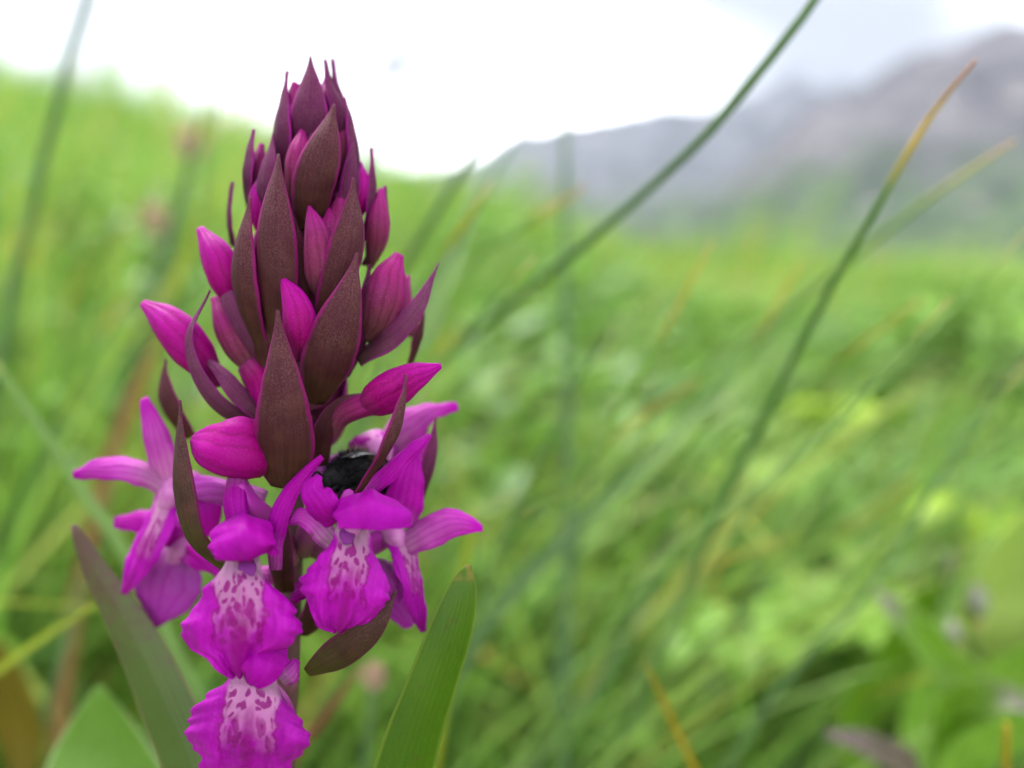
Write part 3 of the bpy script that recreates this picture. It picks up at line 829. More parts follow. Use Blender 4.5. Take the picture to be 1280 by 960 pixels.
petal(f, 'petal', [(318, 668, 130), (334, 680, 160), (346, 694, 158)], [16, 18, 12, 5], (0.6, 0.4, 1), 'hood', cup=0.6)
petal(f, 'sepal', [(344, 712, 112), (344, 670, 122), (358, 626, 126), (381, 592, 130), (403, 571, 132)], [9, 11, 13, 13, 11, 8, 3], (-0.3, 0.2, 1), cup=0.5)
tube('column', f, M['column'], [(305, 672, 130), (306, 690, 148), (306, 702, 150)], [13, 14, 9])
tube('spur_mouth', f, M['throat'], [(308, 700, 154), (309, 711, 162), (308, 722, 165)], [9, 12.5, 7], flat=0.35)
tube('pollinia', f, M['pollinia'], [(301, 690, 158), (300, 698, 160), (299, 704, 158)], [3.2, 3.6, 2])
tube('pollinia', f, M['pollinia'], [(312, 690, 158), (313, 698, 160), (313, 704, 158)], [3.2, 3.6, 2])
tube('spur', f, M['petal_pale'], [(306, 705, 130), (320, 730, 90), (340, 770, 50)], [11, 9, 5])

# 2: lowest
f = flower([(360, 860, 10), (350, 835, 50), (335, 815, 90), (325, 812, 110)], [12, 14, 14, 12])
f['label'] = 'lowest open flower, its deep magenta lip cut by the picture edge'
lip(f, [(322, 835, 128), (314, 880, 150), (309, 930, 152), (306, 985, 130)], [26, 30, 42, 56, 66, 73, 77, 78, 76, 70, 56, 58, 48, 34, 8], [26, 30, 40, 54, 64, 71, 75, 77, 75, 68, 56, 54, 46, 32, 8], mat='lip_deep', seed=8, droop=0.15)
petal(f, 'hood', [(322, 806, 92), (322, 820, 132), (320, 840, 150), (316, 856, 146)], [14, 28, 36, 38, 30, 12], (0, 0.8, 0.8), 'hood', cup=0.45, keel=0.14)
petal(f, 'petal', [(325, 828, 120), (345, 830, 138), (361, 828, 134)], [12, 14, 10, 3], (0.5, 0.5, 1), 'hood', cup=0.6)
tube('column', f, M['column'], [(323, 832, 122), (323, 846, 136), (322, 856, 138)], [12, 13, 8])
tube('spur', f, M['petal_pale'], [(330, 850, 110), (355, 880, 70), (370, 915, 40)], [12, 10, 5])
petal(f, 'sepal', [(350, 850, 100), (364, 838, 100), (372, 826, 92)], [12, 16, 12, 4], (0.6, 0.3, 1), 'petal_pale', cup=0.5)

# 3: centre right front
f = flower([(376, 690, 10), (392, 655, 50), (420, 632, 80), (438, 625, 100)], [12, 14, 15, 13])
f['label'] = 'open flower right of centre with pale spotted lip, below the bumblebee'
lip(f, [(441, 652, 126), (440, 692, 152), (434, 735, 160), (427, 772, 150), (424, 792, 132)], [21, 23, 25, 30, 39, 48, 54, 57, 57, 55, 48, 40, 32, 22, 6], [21, 23, 25, 29, 36, 45, 52, 55, 55, 52, 45, 38, 30, 20, 6], (0.1, 0.1, 1), seed=12, droop=0.16)
petal(f, 'hood', [(462, 625, 104), (464, 634, 150), (466, 648, 172), (466, 659, 172)], [18, 32, 42, 47, 49, 46], (0.1, 0.9, 0.8), 'hood', cup=0.36, keel=0.14)
petal(f, 'petal', [(418, 652, 136), (404, 632, 152), (392, 612, 156), (398, 594, 152)], [12, 19, 21, 17, 5], (-0.3, 0.4, 1), 'hood', cup=0.4)
petal(f, 'sepal', [(416, 678, 112), (394, 656, 124), (376, 646, 126), (357, 652, 118)], [12, 16, 15, 11, 4], (-0.2, 0.5, 1), 'petal_pale', cup=0.4)
petal(f, 'petal', [(490, 640, 150), (506, 650, 164), (511, 660, 160)], [12, 13, 9, 4], (0.6, 0.5, 1), 'hood', cup=0.5)
tube('column', f, M['column'], [(440, 640, 130), (440, 658, 146), (439, 668, 144)], [13, 14, 9])
tube('spur_mouth', f, M['throat'], [(434, 660, 148), (434, 670, 155), (435, 680, 157)], [8, 10.5, 6], flat=0.35)
tube('spur', f, M['petal'], [(420, 690, 110), (395, 720, 80), (366, 752, 50)], [12, 11, 6])
petal(f, 'petal', [(400, 720, 90), (382, 735, 96), (364, 748, 92)], [14, 16, 12, 4], (-0.3, 0.3, 1), 'petal', cup=0.3)

# 4: right
f = flower([(380, 680, 0), (420, 690, 10), (460, 680, 10), (492, 665, 12)], [12, 15, 15, 13])
f['label'] = 'open flower on the right with one sepal spread sideways'
petal(f, 'sepal', [(492, 690, 14), (530, 668, 34), (566, 654, 40), (603, 660, 30)], [10, 20, 23, 22, 17, 6], (0.1, 0.55, 1), 'petal_pale', cup=0.45, nv=36)
lip(f, [(492, 655, 16), (512, 700, 34), (524, 745, 36), (530, 790, 20)], [14, 18, 24, 28, 24, 20, 12, 4], [14, 16, 18, 18, 16, 12, 8, 3], (0.75, 0.1, 0.8), seed=21, wave=3)
petal(f, 'petal', [(500, 705, -20), (498, 740, -8), (512, 785, -20)], [16, 30, 34, 20, 6], (0.2, 0.1, 1), 'petal_lilac', cup=0.3)
petal(f, 'sepal', [(500, 655, 20), (506, 622, 34), (514, 590, 34), (520, 556, 22)], [20, 26, 24, 18, 10, 3], (0.2, 0.2, 1), 'petal', cup=0.35)
petal(f, 'sepal', [(452, 622, 100), (484, 594, 112), (512, 566, 112), (538, 544, 102)], [6, 10, 12, 11, 8, 3], (0.1, 0.5, 1), 'petal', cup=0.5)
tube('column', f, M['column'], [(488, 655, 16), (494, 675, 26), (500, 690, 24)], [14, 15, 9])
petal(f, 'petal', [(470, 700, 20), (478, 725, 40), (500, 750, 30)], [14, 24, 20, 6], (0.4, 0.2, 1), 'petal_lilac', cup=0.3)

# 5: far left, upper
f = flower([(330, 628, 50), (300, 618, 46), (262, 612, 20), (228, 612, -20)], [14, 16, 16, 14], 'petal_lilac')
f['label'] = 'open flower on the far left with two raised sepals'
petal(f, 'sepal', [(214, 616, -40), (202, 570, -22), (192, 535, -20), (180, 498, -34)], [16, 19, 19, 17, 12, 6], (-0.2, 0.1, 1), 'petal_pale', cup=0.4)
petal(f, 'sepal', [(212, 610, -40), (172, 590, -20), (130, 586, -22), (92, 592, -40)], [14, 16, 20, 18, 13, 6], (-0.1, 0.6, 1), 'petal_pale', cup=0.45)
lip(f, [(210, 610, -40), (196, 655, -14), (174, 705, -14), (152, 742, -34)], [16, 20, 26, 28, 28, 24, 14, 4], [14, 18, 22, 24, 22, 16, 10, 3], (-0.65, 0.1, 0.9), seed=31, wave=3)
tube('column', f, M['column'], [(222, 600, -40), (212, 620, -24), (206, 636, -26)], [15, 17, 10])
petal(f, 'petal', [(226, 600, -60), (250, 630, -30), (262, 670, -40)], [20, 30, 26, 10], (0.1, 0.1, 1), 'petal', cup=0.3)

# 6: far left, lower and further back
f = flower([(340, 720, 10), (300, 722, 0), (270, 705, -30), (240, 688, -60)], [12, 14, 14, 12], 'petal')
f['label'] = 'open flower at the lower left, half hidden, with a pale lilac lip'
petal(f, 'sepal', [(245, 672, -80), (212, 662, -64), (178, 652, -64), (143, 654, -80)], [16, 22, 24, 20, 14, 7], (-0.1, 0.5, 1), 'petal', cup=0.4)
petal(f, 'lip', [(226, 682, -80), (212, 715, -62), (202, 750, -64), (190, 784, -80)], [18, 30, 44, 46, 36, 20, 5], (-0.15, 0.1, 1), 'petal_lilac', cup=0.2, nu=21)
petal(f, 'sepal', [(232, 690, -70), (255, 700, -40), (284, 716, -20)], [16, 18, 14, 6], (0.1, 0.5, 1), 'petal', cup=0.4)
tube('column', f, M['column'], [(232, 668, -80), (222, 690, -66), (214, 706, -66)], [14, 16, 9])

# 7: right, upper, behind
f = flower([(380, 600, -20), (430, 580, -30), (470, 570, -40), (490, 560, -50)], [12, 14, 14, 12], 'petal_lilac')
f['label'] = 'partly hidden open flower at the upper right, behind the dark bract'
petal(f, 'sepal', [(482, 556, -60), (510, 532, -40), (540, 514, -40), (572, 508, -54)], [18, 24, 22, 16, 10, 5], (0.1, 0.6, 1), 'petal_pale', cup=0.4)
petal(f, 'petal', [(490, 590, -70), (508, 560, -52), (528, 530, -56)], [18, 26, 22, 8], (0.2, 0.2, 1), 'petal_pale', cup=0.3)
petal(f, 'petal', [(490, 548, -20), (465, 552, -8), (436, 556, -18)], [12, 15, 12, 5], (-0.1, 0.5, 1), 'petal', cup=0.4)
tube('column', f, M['column'], [(462, 548, -30), (470, 566, -20), (476, 584, -22)], [20, 24, 14])

# leaves of the orchid
def long_leaf(mat, pts, yw, n, nv=170, **k):
    c = spline(np.array(pts, float), nv)
    ys, ws = zip(*yw)
    wv = list(np.interp(c[:, 1], ys, ws))
    return sheet('leaf', orchid, M[mat], pts, wv, n, nu=17, nv=nv, **k)
long_leaf('leaf', [(330, 3000, 20), (360, 2200, 40), (430, 1300, 60), (502, 975, 78), (538, 860, 84), (561, 795, 86), (576, 745, 86), (586, 706, 82)],
          [(706, 3), (709, 7), (715, 11), (728, 16), (745, 21), (770, 26), (800, 29), (850, 31), (900, 34), (960, 38), (1100, 46), (1500, 50), (3000, 30)], (0.25, 0.15, 1), cup=0.22, th=8, wave=0.8)
long_leaf('leaf_purple', [(325, 3000, -10), (330, 2200, -10), (300, 1300, -20), (252, 1000, -44), (212, 890, -52), (182, 822, -56), (150, 762, -58), (119, 712, -62), (91, 656, -70)],
          [(656, 4), (662, 7), (680, 11), (710, 16), (740, 21), (780, 27), (830, 32), (900, 37), (1000, 43), (1500, 50), (3000, 30)], (-0.35, 0.2, 1), cup=0.3, th=7, wave=1.0, keel=0.06)
long_leaf('leaf_broad', [(310, 3000, -30), (240, 2200, -90), (170, 1400, -180), (140, 1080, -380), (128, 950, -430), (124, 855, -440)],
          [(856, 3), (866, 10), (880, 22), (900, 38), (940, 64), (1000, 96), (1200, 110), (2000, 80), (3000, 40)], (0.0, 0.35, 1), cup=-0.2, th=7, wave=2.0)

# ------------------------------------------------------------------ bumblebee
b = NB('bee_black'); M['bee'] = b.done(b.mix(b.noise(800), (0.003, 0.003, 0.004), (0.010, 0.009, 0.010)), rough=0.6, spec=0.08)
b = NB('bee_fur'); M['fur'] = b.done((0.004, 0.004, 0.005), rough=0.6, spec=0.12)
b = NB('bee_fur_grey'); M['fur_grey'] = b.done((0.20, 0.14, 0.11), rough=0.7, spec=0.2)
b = NB('bee_wing'); M['wing'] = b.done((0.05, 0.045, 0.045), rough=0.35, spec=0.3, trans=0.4, tcol=(0.1, 0.09, 0.085))
bp, br0 = [(402, 600, 118), (414, 597, 112), (428, 592, 92), (440, 588, 70), (452, 592, 40), (464, 604, 0), (470, 616, -40)], [7, 20, 22, 33, 36, 30, 34, 38, 36, 28, 12]
br = [0.82 * q_ for q_ in br0]
bp = [(x_, y_ + 5, z_ - 26) for x_, y_, z_ in bp]
bV, bF, bUV = tube_arrays(bp, br, flat=0.95, ns=20, nv=40)
bw = O(bV)
bloc = bw[np.argmin(bw[:, 2])].copy()
bee = empty('bumblebee', bloc)
tag(bee, 'black furry bumblebee wedged between the petals in the middle of the orchid', 'bumblebee')
body = mesh_obj('body', bw, bF, M['bee'], bee, uv=bUV)
def fur(name, mat, n, v0, v1, ln, seed, cond=None):
    rng = np.random.default_rng(seed)
    c = spline(np.array(bp) * np.array([1, -1, 1]), 40)
    V, F = [], []
    for _ in range(n):
        i = int(rng.uniform(v0, v1) * 39); j = rng.integers(0, 20)
        q = bV[i * 20 + j] + rng.normal(0, 1.6, 3)
        nr = q - c[i]; nr = nr / (np.linalg.norm(nr) + 1e-6)
        if cond is not None and not cond(nr): continue
        dr = nr + rng.normal(0, 0.35, 3); dr /= np.linalg.norm(dr)
        sd = np.cross(dr, rng.normal(0, 1, 3)); sd /= np.linalg.norm(sd) + 1e-6
        l = ln * rng.uniform(0.6, 1.3)
        k = len(V)
        V += [q - sd * 0.45, q + sd * 0.45, q + dr * l * 0.6 + sd * 0.3, q + dr * l]
        F += [(k, k + 1, k + 2), (k, k + 2, k + 3)]
    o = mesh_obj(name, O(np.array(V)), F, mat, bee, smooth=False)
    o['kind'] = 'stuff'
fur('fur', M['fur'], 9000, 0.10, 0.95, 5.0, 2)
fur('collar_fur', M['fur_grey'], 1500, 0.40, 0.62, 12, 3, cond=lambda q: q[1] > 0.45)
for s in (-1, 1):
    sheet('wing', bee, M['wing'], [(432 + 4 * s, 572, 72), (448 + 6 * s, 566, 50), (464 + 8 * s, 570, 20), (478 + 10 * s, 584, -14)], [3, 7, 11, 12, 10, 3], (-0.3 + 0.2 * s, 1, 0.6), cup=0.1, th=0.8)
    tube('eye', bee, M['bee'], [(408 + 1 * s, 598, 92 + 9 * s), (409 + 1 * s, 606, 94 + 12 * s), (409 + 1 * s, 612, 92 + 9 * s)], [2, 5, 2], ns=10, nv=8)
    tube('antenna', bee, M['bee'], [(404, 596, 92 + 6 * s), (396, 590, 100 + 8 * s), (390, 596, 104 + 9 * s)], [1.6, 1.4, 1.2], ns=8, nv=12)
    for k in range(3):
        x0 = 424 + 11 * k
        tube('leg', bee, M['bee'], [(x0, 608, 72 - 12 * k + 14 * s), (x0 - 3 - 5 * s, 612, 92 - 12 * k + 16 * s), (x0 - 6 - 7 * s, 626, 100 - 12 * k + 18 * s), (x0 - 10 - 8 * s, 634, 104 - 12 * k + 18 * s)], [3, 2.2, 1.6, 1.0], ns=8, nv=18)
# EOF-ORCHID

# ------------------------------------------------------------------ single stalks and blades
M['rush'] = m_stalk('rush_green', (0.060, 0.115, 0.050), (0.105, 0.185, 0.065))
M['rush_tip'] = m_stalk('rush_orange_tip', (0.070, 0.135, 0.045), (0.125, 0.215, 0.060), tip=(0.48, 0.30, 0.035), tip2=(0.34, 0.15, 0.085), at=(0.875, 0.94, 0.99))
M['rush_pale'] = m_stalk('rush_pale', (0.12, 0.21, 0.05), (0.17, 0.28, 0.08), tip=(0.44, 0.38, 0.12), tip2=(0.55, 0.30, 0.17), at=(0.86, 0.95, 0.99))
M['blade_green'] = m_stalk('blade_green', (0.12, 0.24, 0.05), (0.18, 0.33, 0.07), trans=0.4)
M['blade_grey'] = m_stalk('blade_grey_green', (0.13, 0.22, 0.10), (0.19, 0.30, 0.14), trans=0.35)
M['blade_amber'] = m_stalk('blade_amber_tip', (0.14, 0.26, 0.05), (0.20, 0.34, 0.07), tip=(0.50, 0.33, 0.04), tip2=(0.50, 0.22, 0.04), at=(0.60, 0.80, 0.97), trans=0.35)
M['ochre'] = m_stalk('blade_ochre', (0.27, 0.19, 0.012), (0.36, 0.26, 0.02), trans=0.3)
M['lime'] = m_stalk('blade_lime', (0.30, 0.36, 0.03), (0.38, 0.44, 0.06), trans=0.4)
M['husk'] = m_stalk('spikelet_husk', (0.55, 0.55, 0.62), (0.64, 0.64, 0.70), trans=0.6)
M['tan'] = m_stalk('leaf_tan', (0.10, 0.09, 0.010), (0.19, 0.13, 0.015), trans=0.3)
M['rust'] = m_stalk('stalk_rust', (0.22, 0.11, 0.05), (0.30, 0.16, 0.07))
M['red_brown'] = m_stalk('stalk_red_brown', (0.15, 0.06, 0.035), (0.22, 0.09, 0.05))

def stalk_world(pts, ds):
    ds = np.interp(np.linspace(0, 1, len(pts)), np.linspace(0, 1, len(ds)), ds)
    W = np.array([P(x, y, d) for (x, y), d in zip(pts, ds)])
    gz = lambda p: float(terrain(p[0], p[1]))
    # carry the stalk on down to its root
    dirn = W[0] - W[1]; dirn /= np.linalg.norm(dirn)
    h = W[0][2] - gz(W[0])
    if h > 0.004:
        a = W[0] + dirn * h * 0.35; a[2] = W[0][2] - h * 0.45
        r = W[0] + dirn * h * 0.55; r[2] = gz(r) - 0.003
        W = np.vstack([[r], [a], W])
    return W

NVS = 64
_seed = [300]
def stalk(name, label, cat, pts, ds, wmm, mat, kind='rush', group=None, taper=None, nrm=(0.3, -1, 0.2)):
    _seed[0] += 1
    W = stalk_world(pts, ds)
    r = wmm * 0.0005
    if taper is None: taper = [1, 1, 1, 0.98, 0.93, 0.86, 0.75, 0.56, 0.22]
    seg = np.r_[0, np.cumsum(np.linalg.norm(np.diff(W, axis=0), axis=1))]
    f0 = seg[2] / seg[-1] if len(W) > len(pts) else 0.0     # share of the stalk below the first given point
    vis = np.clip((np.linspace(0, 1, NVS) - f0) / (1 - f0), 0, 1)
    rad = list(r * np.interp(vis, np.linspace(0, 1, len(taper)), taper))
    if kind == 'rush':
        V, F, uv = tube_arrays(W, rad, flat=0.8, nrm=nrm, ns=10, nv=NVS, flip=False, lobes=0.08)
    else:
        V, F, uv = sheet_arrays(W * np.array([1, -1, 1]), rad, nrm, cup=-0.35, th=0.00025, nu=7, nv=NVS, keel=-0.1, seed=_seed[0], twist=RNG.uniform(-0.6, 0.6))
    uv = np.array(uv)[:, :2]; uv[:, 1] = np.clip((uv[:, 1] - f0) / (1 - f0), 0, 1)
    o = mesh_obj(name, V, F, mat, None, uv=uv)
    return tag(o, label, cat, group, 'thing')

S = stalk
S('rush_stem', 'long dark green rush leaning from behind the orchid up to the top edge', 'rush', [(400, 588), (550, 452), (700, 330), (850, 200), (930, 112), (1025, -10), (1110, -150)], [.30, .20, .145, .125, .12], 2.1, M['rush'], taper=[1, 1, 1, 1, 1, .95, .9, .8, .6])
S('rush_stem', 'tall green rush with orange brown tip in front of the mountain', 'rush', [(752, 985), (890, 662), (1000, 432), (1090, 270), (1160, 150), (1219, 76)], [.24, .14, .114], 2.7, M['rush_tip'])
S('rush_stem', 'pale blurred rush with peach tip at the right edge', 'rush', [(640, 745), (860, 482), (980, 392), (1080, 310), (1180, 235), (1268, 176)], [.30, .20, .15], 2.9, M['rush_pale'])
S('rush_stem', 'upright grey-green rush standing straight beneath the far ridge', 'rush', [(704, 980), (709, 640), (708, 400), (706, 148)], [.25, .28], 3.3, M['rush'], taper=[1, 1, 1, 1, 1, 0.9, 0.8, 0.6])
S('grass_shoot', 'green blade tip rising against white sky right of the orchid top', 'grass blade', [(440, 430), (498, 340), (560, 242), (610, 160), (646, 90)], [.24, .165], 2.0, M['rush'])
S('grass_shoot', 'faint thin blade tip against the left end of the mountain', 'grass blade', [(480, 460), (560, 320), (620, 215), (664, 148)], [.26, .22], 1.7, M['blade_grey'])
S('grass_shoot', 'short faint blade tip just right of the orchid top', 'grass blade', [(452, 250), (478, 185), (494, 142)], [.22, .2], 1.6, M['blade_grey'])
S('rush_stem', 'slender rush rising to the top edge at the far left', 'rush', [(0, 440), (50, 220), (85, 80), (113, -12), (135, -90)], [.26, .21], 2.8, M['rush'], taper=[1, 1, 1, 1, .95, .9, .8, .7])
S('rush_stem', 'pale green rush leaning left below the left-hand petals', 'rush', [(196, 770), (100, 612), (40, 522), (-30, 420)], [.17, .155], 2.6, M['rush_pale'], group=None)
S('grass_shoot', 'grass blade with amber tip in front of the right-hand bushes', 'grass blade', [(880, 580), (960, 520), (1050, 450), (1152, 376)], [0.238, 0.178], 2.23, M['blade_amber'], 'blade')
S('grass_shoot', 'long blade with small amber tip crossing the picture centre', 'grass blade', [(540, 712), (700, 602), (800, 522), (872, 476)], [0.224, 0.185], 2.23, M['blade_amber'], 'blade')
S('grass_shoot', 'blade with broad orange brown tip before the dark gap at right', 'grass blade', [(800, 800), (980, 692), (1070, 655), (1145, 596)], [.36, .28], 4.4, M['blade_amber'], 'blade')
S('grass_stalk', 'thin pale nearly level stalk with orange end, right of centre', 'grass stalk', [(560, 792), (740, 735), (880, 705), (1000, 670)], [.26, .24], 1.3, M['blade_amber'])
S('withered_grass', 'short ochre blade bending left at the bottom centre', 'grass blade', [(890, 1030), (840, 900), (806, 828)], [.16, .145], 1.35, M['ochre'], 'blade')
S('grass_shoot', 'lime yellow blade coming in from the left edge', 'grass blade', [(-220, 985), (-60, 878), (50, 800), (126, 752)], [.18, .16, .15], 2.2, M['lime'], 'blade')
S('grass_stalk', 'thin straw yellow stalk lying level at the left edge', 'grass stalk', [(-300, 800), (-150, 764), (-40, 753), (60, 755), (156, 762)], [.24, .21, .20], 1.1, M['lime'])
S('grass_stalk', 'yellow stalk standing just behind the green leaf tip', 'grass stalk', [(566, 790), (580, 710), (591, 640)], [.18, .165], 2.2, M['lime'])
S('withered_stalk', 'broad rusty brown stalk behind the left-hand bracts', 'stalk', [(118, 650), (160, 510), (206, 405)], [.30, .27], 6.0, M['rust'], 'blade')
S('withered_stalk', 'reddish brown stalk low behind the bottom flower', 'stalk', [(352, 985), (400, 905), (448, 836)], [.17, .15], 2.3, M['red_brown'])
S('grass_shoot', 'wide pale blade running alongside the orange-tipped rush', 'grass blade', [(690, 975), (800, 790), (905, 600), (975, 462)], [.33, .30], 5.5, M['blade_green'], 'blade')
S('grass_shoot', 'wide soft green blade left of the ochre blade', 'grass blade', [(640, 985), (730, 880), (800, 760), (850, 640)], [.30, .27], 4.0, M['blade_grey'], 'blade')
S('grass_shoot', 'long blade slanting up to the right edge above the leafy herbs', 'grass blade', [(960, 880), (1080, 745), (1180, 590), (1290, 430)], [0.224, 0.178], 1.98, M['blade_grey'], 'blade')
S('grass_shoot', 'pale blade slanting across the herbs toward the right edge', 'grass blade', [(800, 900), (950, 740), (1090, 620), (1200, 540), (1300, 440)], [0.238, 0.198], 1.98, M['rush_pale'], 'blade')
S('grass_shoot', 'faint straight blade crossing below the long dark rush', 'grass blade', [(600, 770), (760, 620), (900, 480), (1020, 350)], [0.277, 0.238], 2.60, M['blade_grey'], 'blade')
S('grass_shoot', 'amber tipped blade peeping over the bank under the mountain foot', 'grass blade', [(560, 388), (640, 296), (734, 232)], [0.224, 0.191], 1.86, M['blade_amber'], 'blade')
S('grass_shoot', 'yellow tipped blade beside the right flank of the flower spike', 'grass blade', [(480, 400), (528, 300), (560, 235)], [0.251, 0.224], 1.98, M['blade_amber'], 'blade')
S('grass_shoot', 'grass blade with amber tip left of the magenta bud', 'grass blade', [(70, 520), (120, 432), (158, 368)], [.40, .36], 5.0, M['blade_amber'], 'blade')
S('grass_shoot', 'blade with yellow tip low on the left bank by the picture edge', 'grass blade', [(5, 400), (26, 350), (44, 308)], [.46, .42], 5.0, M['blade_amber'], 'blade')
S('grass_shoot', 'yellowish blade between the pink flower head and the orchid', 'grass blade', [(196, 430), (236, 310), (266, 225)], [.42, .38], 5.0, M['lime'], 'blade')
S('grass_shoot', 'dark green blade behind the pink flower heads', 'grass blade', [(150, 520), (205, 320), (258, 130)], [.42, .38], 6.0, M['rush'], 'blade')
S('grass_shoot', 'dark blade curving in the lower left corner', 'grass blade', [(30, 985), (60, 880), (110, 700)], [.24, .22], 2.6, M['blade_grey'], 'blade')
S('grass_shoot', 'green blade slanting beneath the left-hand flowers', 'grass blade', [(20, 640), (100, 520), (180, 420), (250, 345)], [.40, .36], 4.0, M['rush'], 'blade')
S('grass_shoot', 'pale blade rising at lower right between herbs and purple-tipped leaf', 'grass blade', [(1000, 985), (1080, 860), (1160, 720), (1230, 560)], [.30, .26], 3.0, M['blade_green'], 'blade')
S('grass_shoot', 'yellow-green blade with buff tip above the ochre blade', 'grass blade', [(820, 840), (870, 760), (905, 690)], [.30, .28], 3.2, M['blade_amber'], 'blade')
S('grass_shoot', 'upright dark blade in the bottom centre beneath the straight rush', 'grass blade', [(672, 985), (690, 860), (716, 700), (742, 560)], [.34, .32], 4.6, M['rush'], 'blade')
S('grass_shoot', 'slanting blade right of the green orchid leaf', 'grass blade', [(570, 850), (650, 735), (760, 620), (850, 540)], [0.198, 0.172], 2.23, M['blade_grey'], 'blade')
S('grass_shoot', 'thin faint blade crossing the white sky left of the orchid tip', 'grass blade', [(235, 420), (262, 210), (280, 60), (290, -30)], [0.224, 0.185], 0.74, M['blade_grey'])
S('grass_shoot', 'slim blade with amber tip over the meadow between the two long rushes', 'grass blade', [(700, 640), (800, 470), (892, 298)], [0.185, 0.158], 1.18, M['blade_amber'])
S('grass_shoot', 'slim amber-tipped blade below the mountain beside the orange-tipped rush', 'grass blade', [(840, 600), (930, 450), (1004, 326)], [0.211, 0.178], 1.24, M['blade_amber'])
S('grass_shoot', 'fine pale blade crossing the orange-tipped rush low at right of centre', 'grass blade', [(780, 760), (960, 600), (1085, 480), (1190, 372)], [0.165, 0.132], 0.81, M['rush_pale'])
S('grass_shoot', 'fine grey-green blade leaning away from the upright rush', 'grass blade', [(600, 760), (690, 540), (772, 390)], [0.185, 0.158], 1.05, M['rush'])
S('grass_shoot', 'pale narrow blade fanning out low right of the flower spike', 'grass blade', [(470, 570), (570, 430), (668, 322)], [0.172, 0.145], 1.05, M['rush_pale'])
S('grass_shoot', 'narrow amber-tipped blade fanning out above the long dark rush', 'grass blade', [(440, 480), (535, 345), (616, 226)], [0.185, 0.158], 1.24, M['blade_amber'])
S('grass_shoot', 'pale straight blade rising to the right edge below the peach-tipped rush', 'grass blade', [(900, 690), (1080, 500), (1200, 380), (1300, 270)], [0.178, 0.145], 0.93, M['rush_pale'])
# hanging grass spikelets blurred against the sky
def spikelet(label, pts, d, heads):
    W = stalk_world([(x, y) for x, y in pts], [d, d])
    V, F, uv = tube_arrays(W, [.0006, .0005, .0004, .0003], ns=8, nv=30, flip=False, nrm=(0.3, -1, 0.2))
    base = empty('grass_spike', W[0]); tag(base, label, 'grass', 'flowering grasses against the sky')
    mesh_obj('stalk', V, F, M['husk'], base, uv=uv)
    for (x0, y0, x1, y1, rr) in heads:
        V, F, uv = tube_arrays([P(x0, y0, d), P((x0 + x1) / 2, (y0 + y1) / 2, d), P(x1, y1, d)], [rr * .3, rr, rr * .8, rr * .1], ns=10, nv=12, flip=False, nrm=(0.3, -1, 0.2), lobes=0.15, nl=4)
        mesh_obj('spikelet', V, F, M['husk'], base, uv=uv)
spikelet('faint flowering grass head against the sky above the mountain', [(590, 260), (640, 150), (680, 60), (702, -10), (716, -60)], .5, [(700, -5, 694, 32, .0034), (690, 30, 676, 44, .002), (704, 28, 698, 58, .002)])
spikelet('faint nodding grass spikelet in the white sky beside the orchid top', [(440, 330), (462, 200), (482, 110), (506, 58)], .5, [(503, 60, 484, 106, .0060)])

# ------------------------------------------------------------------ leafy plants
def plant(name, label, cat, basepx, based, leaves, group=None):
    bpnt = P(basepx[0], basepx[1], based); bpnt[2] = terrain(bpnt[0], bpnt[1])
    e = empty(name, bpnt); tag(e, label, cat, group)
    for i, (pts, d, wv, mt, nr) in enumerate(leaves):
        W = np.array([P(x, y, dd) for (x, y), dd in zip(pts, np.interp(np.linspace(0, 1, len(pts)), np.linspace(0, 1, len(d)), d))])
        sc = np.mean(d) / FPX
        h = max(0.0, W[0][2] - bpnt[2])
        low = W[0] * 0.45 + bpnt * 0.55; low[2] = bpnt[2] + h * 0.5
        W = np.vstack([[bpnt + np.array([0, 0, 0.001 * i])], [low], W])
        seg = np.r_[0, np.cumsum(np.linalg.norm(np.diff(W, axis=0), axis=1))]; f0 = seg[2] / seg[-1]
        tt = np.linspace(0, 1, 24)
        prof_ = np.where(tt < f0, 0.22, 0)
        wv = np.array(wv) * sc
        wi = np.interp(tt, f0 + (1 - f0) * np.linspace(0, 1, len(wv)), wv)
        wi = np.where(tt < f0, wv[0] * (0.25 + 0.75 * (tt / f0) ** 2), wi)
        V, F, uv = sheet_arrays(W * np.array([1, -1, 1]), list(wi), nr, cup=-0.3, th=0.0005, nu=11, nv=44, keel=-0.06, wave=0.0006, seed=i + 40)
        mesh_obj('leaf', V, F, mt, e, uv=uv[:, :2])
    return e
M['pl_green'] = m_leaf('plant_leaf_green', (0.085, 0.19, 0.010), (0.14, 0.26, 0.02), (0.22, 0.28, 0.08), tip=(0.22, 0.17, 0.18), tip_at=(0.93, 1.0), tcol=(0.25, 0.45, 0.03))
M['pl_lime'] = m_leaf('plant_leaf_pale', (0.22, 0.32, 0.06), (0.29, 0.38, 0.10), (0.33, 0.4, 0.15), tcol=(0.38, 0.5, 0.1))
M['pl_grey'] = m_leaf('plant_leaf_grey', (0.16, 0.28, 0.11), (0.23, 0.36, 0.17), (0.35, 0.42, 0.3), tcol=(0.3, 0.5, 0.15))
M['pl_mid'] = m_leaf('plant_leaf_mid', (0.14, 0.28, 0.03), (0.22, 0.37, 0.05), (0.25, 0.4, 0.1), tcol=(0.3, 0.55, 0.05))
M['pl_brown'] = m_leaf('withered_leaf_brown', (0.05, 0.042, 0.022), (0.09, 0.07, 0.05), (0.14, 0.10, 0.09), tip=(0.10, 0.075, 0.065), tip_at=(0.8, 1.0), trans=0.15, tcol=(0.2, 0.14, 0.08))
M['pl_white'] = m_petal('bud_white', (0.16, 0.25, 0.08), (0.26, 0.30, 0.19), (0.28, 0.27, 0.24), vein=(0.25, 0.25, 0.22))
TC = (0.1, -1, 0.5)
